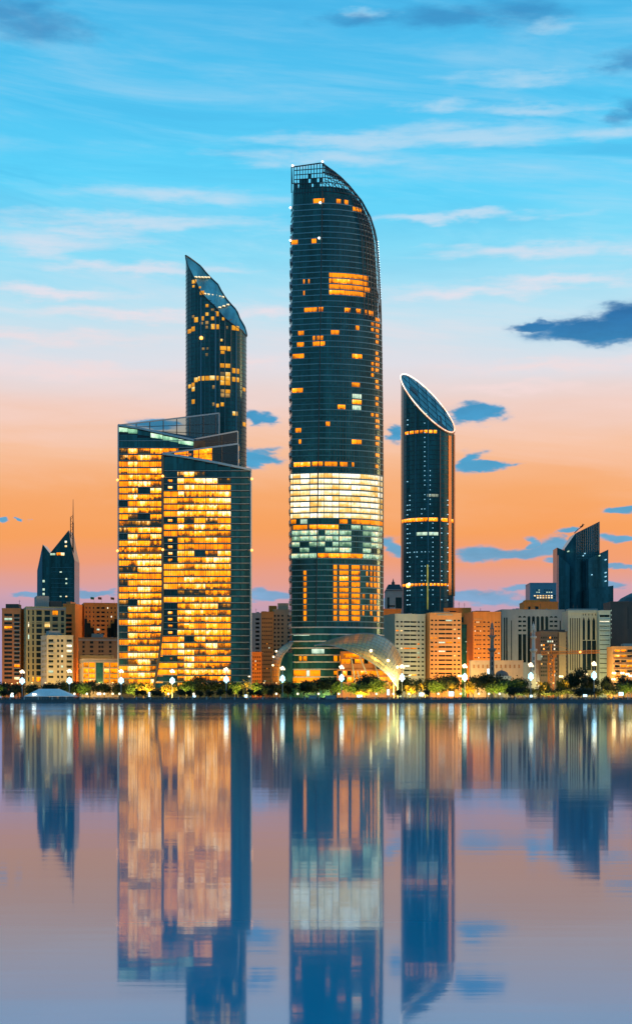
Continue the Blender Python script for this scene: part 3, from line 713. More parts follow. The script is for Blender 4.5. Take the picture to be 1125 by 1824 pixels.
# pale lit strip just below the sloping top edge
M_TOP = [lit('green_white_strip', [(0, (0.10, 0.28, 0.18)), (0.5, (0.35, 0.75, 0.45)), (1, (1.0, 1.3, 0.95))], 1.0, rnd=0.9), GL_TEAL2]
for i, mt in enumerate([0, 0, 1, 0, 0, 0]):
    (a, ya), (b, yb) = LW[i], LW[i + 1]
    A = Vector((X(a, ya), ya)); B = Vector((X(b, yb), yb)); d_ = (B - A).normalized(); n_ = Vector((d_.y, -d_.x))
    def qd(off):
        return [(A.x + d_.x * .15 + n_.x * off, A.y + d_.y * .15 + n_.y * off, Z(lw_top(a) + 12, ya)), (B.x - d_.x * .15 + n_.x * off, B.y - d_.y * .15 + n_.y * off, Z(lw_top(b) + 10, yb)),
                (B.x - d_.x * .15 + n_.x * off, B.y - d_.y * .15 + n_.y * off, Z(lw_top(b) + 3, yb)), (A.x + d_.x * .15 + n_.x * off, A.y + d_.y * .15 + n_.y * off, Z(lw_top(a) + 4, ya))]
    MB().hexa(qd(-0.25), qd(-0.1)).build('top_light_panel', M_TOP[mt], AD)
rows_r = []
py = 838.5; r_i = 0
while py < 1216:
    t, b = py + 2.0, py + PITCH - 1.1
    fband(RW, py, rw_top if r_i < 1 else None, left=rw_left)
    style = random.choice([0, 0, 1, 1, 2])
    for i in range(8):
        if RW[i][0] >= 0 and rw_top(RW[i][0]) + 4 > t and r_i < 1: continue
        on = random.random() < (0.3, 0.98, 0.98, 0.97, 0.96, 0.95, 0, 0)[i]
        if r_i == 0: on = i == 2
        if r_i == 1 and i == 0: on = False
        if r_i in (12,) and i in (0, 3): on = False
        if r_i in (18,) and i < 3: on = False
        if i == 0 and r_i in (15, 16, 17, 19, 25, 26, 27, 29, 30): on = True
        mt = M_OFF[style if random.random() < .6 else random.choice([0, 1])] if on else (M_DIM if 0 < i < 6 and random.random() < .85 else M_PANEL)
        if i == 2 and on: mt = M_OFF[0]
        if i == 0 and on: mt = M_OFF[2]
        pane(RW, i, t, b, mt if i < 6 else GL_TEAL2, 'window' if on else 'dark_window', pl=rw_left if i == 0 else None)
        if i == 0 and not on and r_i > 0 and random.random() < .85:
            pane(RW, 0, t + 2.2, b - 2.2, M_OFF[1], 'desk_light', inset=0.10, sub=(0.36, 0.66))
    py += PITCH; r_i += 1
for i in range(8):
    tt = max(rw_top(RW[i][0]), rw_top(RW[i + 1][0])) + 2
    if tt < 836.5: pane(RW, i, tt, 837.4, GL_TEAL2, 'dark_window')
# window bars (fine verticals)
mb = MB()
for tab, step_, y0, y1, lim in ((LW, 4.15, 797, 1216, 290), (RW, 4.15, 850, 1216, 412)):
    px = tab[0][0] + 2
    while px < lim:
        y_ = interp(tab, px)
        for r_ in range(int((y1 - y0) / PITCH) + 1):
            if random.random() < .62: mb.box(X(px, y_) - .11, X(px, y_) + .11, y_ - 0.12, y_ + 0.05, Z(y0 + (r_ + 1) * PITCH - .8, y_), Z(y0 + r_ * PITCH + .8, y_))
        px += step_
mb.build('window_bars', S_MULL, AD, 'stuff')
# pale edge trims, the swooping fin between the slabs and the sloping roof edges
def trim(pts, r, mat=None, name='edge_trim'): MB().path(pts, r, 4).build(name, mat or S_EDGE, AD)
trim([(X(211, 956.6), 956.6, GZ), (X(211, 956.6), 956.6, Z(757, 956.6))], 0.45)
trim([(X(446.6, 951.8), 951.8, GZ), (X(446.6, 951.8), 951.8, Z(837, 951.8))], 0.55)
trim([(X(rw_left(py), 943.6), 943.6, max(GZ, Z(py, 943.6))) for py in (812, 1000, 1105, 1130, 1150, 1170, 1190, 1210, 1228)], 0.75, surf('bronze_fin', (0.16, 0.13, 0.075), 0.5), 'curved_fin')
trim([(X(a, y_), y_ - .2, Z(lw_top(a), y_)) for a, y_ in LW], 0.75, name='roof_edge')
trim([(X(a, y_), y_ - .2, Z(rw_top(a), y_)) for a, y_ in RW], 0.85, name='roof_edge')
def screen(p0, p1, tops, bots, posts, rails, mat, lit_cells=(), name='glass_screen', top_r=0.55):
    """glazed screen rising behind the roof edge: posts, rails and a pane in each field"""
    (a, ya), (b, yb) = p0, p1
    def S(px, f):
        u = (px - a) / (b - a); y_ = ya + (yb - ya) * u
        t = Z(tops[0] + (tops[1] - tops[0]) * u, y_); bo = Z(bots[0] + (bots[1] - bots[0]) * u, y_)
        return Vector((X(px, y_), y_, bo + (t - bo) * f))
    fr = MB()
    cols = [a] + list(posts) + [b]
    for px in posts: fr.bar(S(px, 0), S(px, 1), 0.28)
    for f in rails: fr.bar(S(a, f), S(b, f), 0.22)
    fr.build('screen_frame', S_DARK, AD)
    trim([S(a, 1), S(b, 1)], top_r, name='screen_top_rail'); trim([S(b, 0), S(b, 1)], 0.5, name='screen_end_post')
    for c in range(len(cols) - 1):
        q_ = [S(cols[c] + .4, 0), S(cols[c + 1] - .4, 0), S(cols[c + 1] - .4, 0.985), S(cols[c] + .4, 0.985)]
        MB().hexa([v_ + Vector((0, .06, 0)) for v_ in q_], [v_ + Vector((0, .14, 0)) for v_ in q_]).build('screen_pane', M_OFF[lit_cells[c] - 1] if c < len(lit_cells) and lit_cells[c] else mat, AD)
screen((214, 958), (390, 992), (757, 736), (772, 800), (243, 267, 291, 315, 338, 362, 384), (0.42, 0.70), GL_CLEAR)
screen((318, 962), (423, 988), (787.5, 768), (792, 806), (352, 395), (0.5,), GL_SMOKE)
screen((291, 948), (424, 972), (808, 790.5), (816, 838), (310, 332, 354, 378, 395), (0.33, 0.66), GL_SMOKE, (0, 3, 3, 1, 0, 0), top_r=0.7)
for px, py, y_ in [(209.5, 855, 956), (290, 848, 942.5), (448.5, 853, 951), (209.5, 981, 956), (290, 979, 942.5), (448.5, 980, 951)]:
    beacon(AD, px, py, y_, G_BEACON_O, 0.75)
# ------------------------------------------------------------------ slant-topped tower behind it
BT = thing('slanted_tower', 'tall dark tower with a sloping wavy glass top rising behind the lit office block', 'tower', (X(385, 1440), 1440, GZ))
YB = 1440.0
bx = lambda px: X(px, YB)
FRONT = [(331, 458), (335, 472), (340, 481), (350, 500), (360, 521), (372, 534), (385, 546), (400, 565), (412, 575), (424, 584), (432, 589), (439, 600)]
BACK = [(331, 456), (345, 467), (355, 475), (365, 488), (376, 499), (386, 508), (390, 517), (400, 533), (412, 546), (420, 554), (424, 566), (431, 577), (435, 584), (439, 598)]
def bt_front(px):
    u = (px - 385) / 54.0; u = max(-1, min(1, u))
    return YB - 21 * sqrt(max(0.0, 1 - abs(u) ** 2.3))
N = 30
xs_ = [331 + 108 * (1 - cos(pi * i / N)) / 2 for i in range(N + 1)]
ring_lo = [(bx(a), bt_front(a), GZ) for a in xs_] + [(bx(a), 2 * YB - bt_front(a), GZ) for a in reversed(xs_[1:-1])]
fz = lambda a: Z(interp(FRONT, a), bt_front(a))
bz = lambda a: Z(interp(BACK, a), 2 * YB - bt_front(a))
ring_hi = [(bx(a), bt_front(a), fz(a)) for a in xs_] + [(bx(a), 2 * YB - bt_front(a), bz(a)) for a in reversed(xs_[1:-1])]
mb = MB(); n = len(ring_lo); mb.v = ring_lo + ring_hi
for i in range(n): j = (i + 1) % n; mb.f.append((i, j, n + j, n + i)); mb.mi.append(0)
mb.build('glass_shaft', GL_TEAL2, BT)
segs = [(331, 352), (352, 371), (371, 392), (392, 414), (414, 439)]
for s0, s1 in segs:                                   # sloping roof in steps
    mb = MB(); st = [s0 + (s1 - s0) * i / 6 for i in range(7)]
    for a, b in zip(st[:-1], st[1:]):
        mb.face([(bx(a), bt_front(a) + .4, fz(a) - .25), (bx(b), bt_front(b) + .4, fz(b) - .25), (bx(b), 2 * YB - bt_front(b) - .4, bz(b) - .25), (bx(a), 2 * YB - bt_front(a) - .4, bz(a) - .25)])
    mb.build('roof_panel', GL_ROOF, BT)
def roof_pt(pf, pb, f):
    A_ = Vector((bx(pf), bt_front(pf), fz(pf))); B_ = Vector((bx(pb), 2 * YB - bt_front(pb), bz(pb))); return A_.lerp(B_, f)
for pf, pb, nl_ in [(347.5, 373, 5), (363, 399, 6), (389, 409, 3), (408, 424, 0)]:
    MB().bar(roof_pt(pf, pb, .02) + Vector((0, 0, .3)), roof_pt(pf, pb, .98) + Vector((0, 0, .3)), .55).build('roof_step', S_DARK, BT)
    for i in range(nl_):
        q_ = roof_pt(pf, pb, (i + .7) / (nl_ + .4)); MB().box(q_.x - 1.1, q_.x + 1.1, q_.y - 1.5, q_.y + 1.5, q_.z + .5, q_.z + 1.3).build('roof_light', glow('roof_step_light', (1, .75, .35), 1.3), BT)
MB().path([(bx(a), bt_front(a), fz(a) + .2) for a in xs_], 0.6, 6).build('front_roof_edge', S_DARK, BT)
MB().path([(bx(a), 2 * YB - bt_front(a), bz(a) + .2) for a in xs_], 0.9, 6).build('back_roof_edge', S_DARK, BT)
mb = MB()
for a in (337, 343, 349.6, 355.6, 367.7, 375.9, 393.4, 403, 413.5, 428.5): mb.bar((bx(a), bt_front(a) - .1, GZ), (bx(a), bt_front(a) - .1, fz(a) - 2), 0.28)
mb.build('mullions', S_BAND2, BT, 'stuff')
for a in (361, 386.6, 422): MB().bar((bx(a), bt_front(a) - .2, GZ), (bx(a), bt_front(a) - .2, fz(a) - 4), 0.75, 6).build('pilaster', surf('pilaster_teal', (0.07, 0.19, 0.23), 0.4), BT)
mb = MB(); py = 830.0
while py > 480:
    pts = [a for a in xs_ if interp(FRONT, a) < py - 4]
    if len(pts) > 2: strip(mb, with_normals([(bx(a), bt_front(a)) for a in pts]), Z(py, YB) - .22, Z(py, YB) + .22, -.3, .12)
    py -= 7.3
mb.build('floor_lines', surf('dim_floor_edge', (0.012, 0.04, 0.05), .5), BT, 'stuff')
def bt_window(a, c, t, b, mt):
    n_ = max(1, int((c - a) / 4)); P_ = [a + (c - a) * i / n_ for i in range(n_ + 1)]
    strip(MB(), with_normals([(bx(q_), bt_front(q_)) for q_ in P_]), Z(b, YB), Z(t, YB), -.2, .4).build('window', mt, BT)
M_B = lit('tower_window', [(0, (0.65, 0.24, 0.01)), (0.5, (0.95, 0.40, 0.02)), (0.85, (1.0, 0.55, 0.08)), (1, (1.2, 0.9, 0.4))], 1.0, rnd=0.8)
M_Bd = lit('tower_dim_window', [(0, (0.10, 0.09, 0.06)), (0.5, (0.35, 0.2, 0.06)), (1, (0.7, 0.4, 0.12))], 0.8, rnd=0.8)
for w in [(344.8, 352.3, 506.8, 513), (345.5, 349, 516, 520), (357.5, 360.5, 520, 523), (359, 366.5, 528, 534.6), (369.3, 374, 552, 557), (369, 374, 566.6, 572), (386, 392, 565, 573), (349, 355.5, 573.4, 582), (360.5, 366, 573, 580), (379, 384, 574, 580), (398, 402, 575, 580),
          (379, 386.3, 587, 595.8), (387, 392.5, 587.7, 595.8), (415, 421, 588, 596), (422, 426.6, 588, 596), (336.7, 343, 592, 599), (344, 350, 589, 597), (395, 398.6, 613, 617), (394.6, 405, 625.6, 632.7), (406.7, 412, 625.6, 633.5), (395.6, 402, 634, 639),
          (394.6, 402, 656, 663), (403.8, 411.7, 656, 663), (415.5, 427, 663, 671.5), (404, 411.7, 671, 677.6), (349, 355, 679.5, 687.3), (356, 367, 678, 685.7), (368.7, 375.4, 678, 685.7), (376.5, 386.5, 677.6, 685.4), (387.5, 392, 678, 685.4), (395, 402, 678.3, 685.4), (404, 411.7, 678.3, 685.4), (415.5, 427, 678.6, 686.4),
          (395, 402, 686, 693.7), (404, 411.7, 686, 693.7), (344.4, 349.5, 688, 694.7), (337.7, 342.7, 689.7, 696), (344.4, 349.8, 695.4, 702.8), (404, 411.7, 701.5, 707.8), (344.4, 349.8, 717.4, 725), (386, 392.5, 727, 733), (395.6, 401, 724.6, 731), (416, 424, 739, 746), (433.4, 437.6, 755, 762), (423.5, 427, 799, 807.5), (423.5, 427, 822, 829), (433.4, 437, 694, 700)]:
    bt_window(*w, M_B)
for w in [(345, 348.6, 569, 574), (359.5, 364, 582.7, 587), (369, 374, 581.5, 587), (395, 402, 671, 677.6), (395.6, 402, 701.5, 707.8), (395.6, 402, 708.5, 715), (404, 411, 708.5, 715), (381, 385, 694.7, 700.7), (381, 384.6, 725, 730.7), (369, 373, 638, 643), (363, 367, 628, 632), (371, 374, 628, 632), (379, 384, 560, 564), (405, 408, 590, 595), (369, 373, 590, 595)]:
    bt_window(*w, M_Bd)
beacon(BT, 358.5, 602, bt_front(358.5) - 1, G_BEACON_O, 1.6)
# ------------------------------------------------------------------ tower with the tilted, outlined roof
TT = thing('tilted_roof_tower', 'dark round tower whose tilted elliptical roof is outlined by a white light tube', 'tower', (X(761, 1440), 1440, GZ))
rx, ry, xc = 23.7, 24.0, X(761, YB)
NT = 32
def tt_top(x_, y_): return Z(718.5, YB) - 0.925 * (x_ - xc) + 0.74 * (y_ - YB)
cir = [(xc + rx * cos(2 * pi * i / NT), YB + ry * sin(2 * pi * i / NT)) for i in range(NT)]
ring_solid([[(a, b, GZ) for a, b in cir], [(a, b, tt_top(a, b)) for a, b in cir]]).build('glass_shaft', GL_TRUST, TT)
tube = [Vector((xc + (rx + .2) * cos(2 * pi * i / 64), YB + (ry + .2) * sin(2 * pi * i / 64), 0)) for i in range(65)]
for v_ in tube: v_.z = tt_top(v_.x, v_.y) + 0.5
MB().path(tube, 0.48, 6).build('roof_light_tube', lit('warm_light_tube', [(0, (1.3, .55, .3)), (.45, (1.6, 1.1, .8)), (1, (2.4, 2.0, 1.7))], 1.2, sc1=(.5, .5, .5), fine=.8, rnd=0), TT)
MB().path([v_ + Vector((0, 0, -1.5)) for v_ in tube], 0.5, 6).build('roof_edge', surf('warm_edge', (0.4, 0.16, .05), .5), TT)
for i in range(6):                                     # roof panels
    for j in range(5):
        x0, x1 = xc - rx + (2 * rx) * i / 6 + .2, xc - rx + (2 * rx) * (i + 1) / 6 - .2
        y0, y1 = YB - ry + 2 * ry * j / 5 + .2, YB - ry + 2 * ry * (j + 1) / 5 - .2
        pts = []
        def inside(a, b): return ((a - xc) / (rx - .8)) ** 2 + ((b - YB) / (ry - .8)) ** 2 <= 1
        def clampc(a, b):
            r_ = sqrt(((a - xc) / (rx - .8)) ** 2 + ((b - YB) / (ry - .8)) ** 2)
            return (a, b) if r_ <= 1 else (xc + (a - xc) / r_, YB + (b - YB) / r_)
        if not (inside((x0 + x1) / 2, (y0 + y1) / 2) or inside(x0, y0) or inside(x1, y1) or inside(x0, y1) or inside(x1, y0)): continue
        q_ = [clampc(a, b) for a, b in ((x0, y0), ((x0 + x1) / 2, y0), (x1, y0), (x1, y1), ((x0 + x1) / 2, y1), (x0, y1))]
        h_ = random.uniform(0.12, 0.22)
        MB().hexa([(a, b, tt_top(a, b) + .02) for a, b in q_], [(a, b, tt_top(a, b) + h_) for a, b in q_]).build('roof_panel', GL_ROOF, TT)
mb = MB()
for i in range(1, 6):
    a = xc - rx + 2 * rx * i / 6; hy = ry * sqrt(1 - ((a - xc) / rx) ** 2) - .6; mb.bar((a, YB - hy, tt_top(a, YB - hy) + .3), (a, YB + hy, tt_top(a, YB + hy) + .3), .3)
for j in range(1, 5):
    b = YB - ry + 2 * ry * j / 5; hx = rx * sqrt(1 - ((b - YB) / ry) ** 2) - .6; mb.bar((xc - hx, b, tt_top(xc - hx, b) + .3), (xc + hx, b, tt_top(xc + hx, b) + .3), .3)
mb.build('roof_grid', S_DARK, TT)
for a0, a1, b0, b1 in [(-15, -9, -4, 2), (9, 15, -18, -13), (10.5, 12, -13, -2)]:
    q_ = [(xc + a0, YB + b0), (xc + a1, YB + b0), (xc + a1, YB + b1), (xc + a0, YB + b1)]
    MB().hexa([(a, b, tt_top(a, b) + .1) for a, b in q_], [(a, b, tt_top(a, b) + .6) for a, b in q_]).build('roof_hatch', S_DARK, TT)
def tt_pt(px, out=0.0):
    u = max(-.998, min(.998, (X(px, YB) - xc) / rx)); t = asin(u)
    return (xc + (rx + out) * sin(t), YB - (ry + out) * cos(t), sin(t), -cos(t))
def tt_strip(a, c, t, b, mt, name, out=.3):
    n_ = max(1, int((c - a) / 4)); strip(MB(), [tt_pt(a + (c - a) * i / n_) for i in range(n_ + 1)], Z(b, YB), Z(t, YB), -.5, out).build(name, mt, TT)
for a, c, mt in [(794.6, 800.2, S_SUNSET_STRIP), (804.6, 808.6, S_SUNSET_STRIP), (779, 780.4, surf('dull_copper', (.3, .16, .1), .4, .4)), (757.5, 759.6, S_BAND2), (737, 738.2, S_BAND2)]:  # the orange pair carries the sunset's reflection as its colour
    p0 = tt_pt((a + c) / 2); tp = tt_top(p0[0], p0[1]) - 3
    mb = strip(MB(), [tt_pt(a + (c - a) * i / 3) for i in range(4)], Z(1062 if mt is S_SUNSET_STRIP else 1090, YB), tp, -.5, .55); mb.build('pilaster', mt, TT)
for (y_, h_, spans, mts) in [(776.5, 2.6, [(720 + i * 8, 725.5 + i * 8) for i in range(7)], M_OR), (930.5, 3, [(715, 722), (723, 735), (735.5, 747), (747.5, 758), (759.5, 775), (782, 793), (800.5, 804)], M_OR), (955.5, 2.8, [(739, 747), (748, 757), (760, 766), (767, 776)], M_CW), (888.5, 2.4, [(757, 763), (764, 770), (771, 776)], lit('dim_white', [(0, (.1, .15, .12)), (1, (.5, .55, .4))], .8)), (746.5, 2, [(752, 756)], M_CW),
                             (1044.5, 2.2, [(716 + i * 6.5, 720 + i * 6.5) for i in range(13)], M_OR)]:
    for a, c in spans: tt_strip(a, c, y_ - h_, y_ + h_, mts, 'window')
beacon(TT, 726, 1043, tt_pt(726)[1] - 1.2, G_BEACON_O, 2.0)
MB().ball((X(726, YB), tt_pt(726)[1] - 3, Z(1043, YB)), 1.1, 8).build('beacon', G_BEACON, TT)
pitch = 8.35
for px, t, b, pr in [(723.6, 855, 1085, .55), (727.6, 880, 1085, .55), (747.5, 905, 1085, .75), (752.6, 760, 920, .75), (762, 838, 905, .85), (766.8, 905, 1085, .92), (782.3, 905, 1075, .75), (793.6, 890, 1082, .6), (735, 985, 1000, .9), (739.5, 985, 1000, .9), (753.5, 985, 1070, .4), (759.5, 985, 1070, .4), (724, 720, 780, .5), (736, 725, 735, 1)]:
    y_ = 720 + pitch * math.ceil((t - 720) / pitch)
    while y_ < b:
        if random.random() < pr: tt_strip(px - .6, px + .6, y_ - .7, y_ + .7, M_BL, 'small_window', .45)
        y_ += pitch
mb = MB()
for i in range(90):
    z_ = GZ + 6 + i * 4.15
    pts = [tt_pt(714 + 94 * j / 16) for j in range(17)]
    pts = [q_ for q_ in pts if tt_top(q_[0], q_[1]) > z_ + 3]
    if len(pts) > 2: strip(mb, pts, z_ - .2, z_ + .2, -.5, .12)
mb.build('floor_lines', MATS['dim_floor_edge'], TT, 'stuff')
MB().box(X(756.5, YB), X(758.8, YB), tt_pt(757)[1] - .9, tt_pt(757)[1] + 1, Z(1088, YB), Z(1010, YB)).build('lit_stair', lit('stair_glow', [(0, (.12, .14, .03)), (1, (.6, .55, .12))], .9), TT)
# ------------------------------------------------------------------ far pointed towers
def xz(pts, Y): return [(X(a, Y), Z(b, Y)) for a, b in pts]
Y8 = 1600.0
PT = thing('pointed_tower', 'dark tower with two sharp peaks and a mast, behind the cream apartments', 'tower', (X(98, Y8), Y8, GZ))
MB().prism(xz([(80, 1240), (80, 997), (122.5, 944.5), (128, 976), (133, 998), (133, 1240)], Y8), Y8, Y8 + 34).build('main_peak', GL_TEAL2, PT)
MB().prism(xz([(62.5, 1240), (63.5, 1015), (73.5, 968), (87.5, 985.5), (92, 1000), (92, 1240)], Y8), Y8 + 10, Y8 + 38).build('side_peak', GL_TEAL, PT)
MB().prism(xz([(63, 1240), (63.8, 1017), (73.2, 972), (73.2, 1240)], Y8), Y8 + 9, Y8 + 9.9).build('pale_side', surf('blue_grey_cladding', (.10, .22, .26), .4), PT)
for i, py in enumerate([1011, 1019, 1031, 1039, 1047, 1055, 1063, 1071]):
    MB().box(X(91.5, Y8), X(130, Y8), Y8 - .4, Y8 + .2, Z(py, Y8) - .25, Z(py, Y8) + .25).build('floor_band', S_BAND2, PT)
for a, c, t, b, mt in [(116, 119.5, 963.5, 967, M_WH), (116, 119.5, 971.5, 974.5, M_WH), (90, 99, 985.5, 989, M_CW), (101.5, 109, 984.5, 989.5, M_OR), (109.2, 115, 984.5, 989.5, M_WH), (107, 110.5, 1018, 1020, M_CW), (117, 120, 1030, 1032.5, M_CW), (117, 120, 1038, 1040.5, M_CW), (107, 110, 1061.5, 1063.5, M_CW), (117, 120, 1061.5, 1063.5, M_WH)]:
    MB().box(X(a, Y8), X(c, Y8), Y8 - .5, Y8 + .2, Z(b, Y8), Z(t, Y8)).build('window', mt, PT)
for py in (1032, 1047, 1055):
    MB().box(X(73.4, Y8), X(77.5, Y8), Y8 + 9.6, Y8 + 10.4, Z(py + 4, Y8), Z(py, Y8)).build('window', M_CW, PT)
mb = MB(); xm = X(129, Y8); mb.bar((xm, Y8 + 6, Z(990, Y8)), (xm, Y8 + 6, Z(930, Y8)), .7, 6); mb.bar((xm, Y8 + 6, Z(930, Y8)), (xm, Y8 + 6, Z(888, Y8)), .5, 6, .2); mb.build('mast', S_DARK, PT)
mb = MB(); xa, xb = X(124.3, Y8), X(128.4, Y8); z0, z1 = Z(960, Y8), Z(920, Y8)
mb.bar((xa, Y8 + 6, z0), (xa, Y8 + 6, z1), .35); mb.bar((xa, Y8 + 6, z1), (xm, Y8 + 6, Z(917, Y8)), .35)
for i in range(8):
    a = z0 + (z1 - z0) * i / 8; b = z0 + (z1 - z0) * (i + 1) / 8; mb.bar((xa if i % 2 else xb, Y8 + 6, a), (xb if i % 2 else xa, Y8 + 6, b), .22)
mb.build('mast_lattice', surf('rust_steel', (.25, .1, .05), .6), PT)
Y9 = 1500.0
FT = thing('faceted_tower', 'dark blue stone and glass tower of clustered slanted prisms on the right skyline', 'tower', (X(1042, Y9), Y9, GZ))
GL_F = glass_dark('slate_glass', (0.02, 0.09, 0.11), 0.25, 0.35, panel=(2, 3.5), var=.3)
GL_F2 = glass_dark('slate_glass_dark', (0.010, 0.045, 0.06), 0.25, 0.35, panel=(2, 3.5), var=.3)
def facet(pl, pr, tops, y0, y1, mat, name, deep=26):
    """prism with a front that turns from depth y0 at its left to y1 at its right and a slanted top"""
    a0, a1 = X(pl, Y9), X(pr, Y9); z0, z1 = Z(tops[0], Y9), Z(tops[1], Y9)
    MB().hexa([(a0, y0, GZ), (a1, y1, GZ), (a1, max(y0, y1) + deep, GZ), (a0, max(y0, y1) + deep, GZ)], [(a0, y0, z0), (a1, y1, z1), (a1, max(y0, y1) + deep, z1), (a0, max(y0, y1) + deep, z0)]).build(name, mat, FT)
facet(1007, 1024, (976, 950), Y9 + 8, Y9, GL_F, 'main_prism')
facet(1024, 1069, (950, 927.5), Y9, Y9 + 6, GL_F, 'main_prism')
facet(994, 1006, (973.5, 979), Y9 + 10, Y9 + 8, GL_F, 'side_prism')
facet(1006, 1020, (979, 1004), Y9 + 7, Y9 + 5.5, GL_F2, 'side_prism', 18)
facet(994.4, 1014, (988, 1006), Y9 + 3, Y9 + 1.5, GL_F, 'side_prism', 18)
facet(1041, 1045, (998, 996), Y9 - 4, Y9 - 6, GL_F2, 'side_prism')
facet(1045, 1082, (996, 979), Y9 - 6, Y9 - 1, GL_F, 'side_prism')
facet(1036, 1044, (1053, 1052), Y9 - 8, Y9 - 12, GL_F2, 'front_prism', 20)
facet(1044, 1088.6, (1051.5, 1044), Y9 - 12, Y9 - 8, GL_F, 'front_prism', 20)
for a, py, mt in [(1011, 981, M_CW), (1064, 990, M_CW), (1050, 1024, M_BL), (1075, 997, M_BL), (1075, 1020, M_BL), (1075, 1027, M_BL), (1075, 1035, M_BL), (1037, 989, M_BL), (1040, 985, M_BL)]:
    MB().box(X(a, Y9), X(a + 1.6, Y9), Y9 - 8.5 if a > 1044 else Y9 - 1, Y9 + 8, Z(py + 1.6, Y9), Z(py, Y9)).build('small_window', mt, FT)
mb = MB()
for a in range(1026, 1069, 4): mb.bar((X(a, Y9), Y9 - .1 + 6 * (a - 1024) / 45, Z(1000, Y9)), (X(a, Y9), Y9 - .1 + 6 * (a - 1024) / 45, Z(951 - (a - 1024) * .5, Y9)), .18)
for py in range(945, 1000, 5): mb.bar((X(1026 + max(0, (951 - py) / .5), Y9), Y9 - .1 + 6 * max(0, (951 - py) / .5) / 45, Z(py, Y9)), (X(1069, Y9), Y9 + 5.9, Z(py, Y9)), .18)
mb.build('mullions', S_BAND2, FT, 'stuff')
mb = MB()
for a, b in [((1026, 947), (1033, 940)), ((1033, 940), (1042, 934)), ((1038, 937), (1042, 930)), ((1036, 936), (1044, 931.5))]: mb.bar((X(a[0], Y9), Y9 + 14, Z(a[1], Y9)), (X(b[0], Y9), Y9 + 14, Z(b[1], Y9)), .5)
mb.build('roof_crane', S_DARK, FT)

# ------------------------------------------------------------------ lower buildings along the front
PANE = {}
def window_mesh(w, h, mat):
    key = (round(w, 1), round(h, 1), mat.name)
    if key in PANE: return PANE[key]
    mb = MB(); mb.box(-w / 2, w / 2, 0, .1, -h / 2, h / 2)
    f = .09
    mb.box(-w / 2, w / 2, -.06, .0, h / 2 - f, h / 2, 1); mb.box(-w / 2, w / 2, -.10, .0, -h / 2, -h / 2 + f, 1)
    n_ = max(1, int(w / 2.2))
    for i in range(n_ + 1):
        x_ = -w / 2 + f / 2 + (w - f) * i / n_; mb.box(x_ - f / 2, x_ + f / 2, -.055, -.002, -h / 2 + f, h / 2 - f, 1)
    PANE[key] = mb.mesh('window', [mat, S_MULL]); return PANE[key]
def facade(mb, P_, W, z0, z1, wins, rec=.35):
    us = sorted({0.0, W} | {u for w in wins for u in w[:2]}); zs = sorted({z0, z1} | {z_ for w in wins for z_ in w[2:4]})
    for a, b in zip(zs[:-1], zs[1:]):
        zm = (a + b) / 2; rowins = [w for w in wins if w[2] < zm < w[3]]
        u = 0.0
        for w in sorted(rowins):
            if w[0] > u + 1e-6: mb.face([P_(u, a, 0), P_(w[0], a, 0), P_(w[0], b, 0), P_(u, b, 0)])
            u = max(u, w[1])
        if u < W - 1e-6: mb.face([P_(u, a, 0), P_(W, a, 0), P_(W, b, 0), P_(u, b, 0)])
    for u0, u1, a, b, *_ in wins:
        mb.face([P_(u0, a, 0), P_(u1, a, 0), P_(u1, a, rec), P_(u0, a, rec)]); mb.face([P_(u0, b, 0), P_(u1, b, 0), P_(u1, b, rec), P_(u0, b, rec)])
        mb.face([P_(u0, a, 0), P_(u0, b, 0), P_(u0, b, rec), P_(u0, a, rec)]); mb.face([P_(u1, a, 0), P_(u1, b, 0), P_(u1, b, rec), P_(u1, a, rec)])
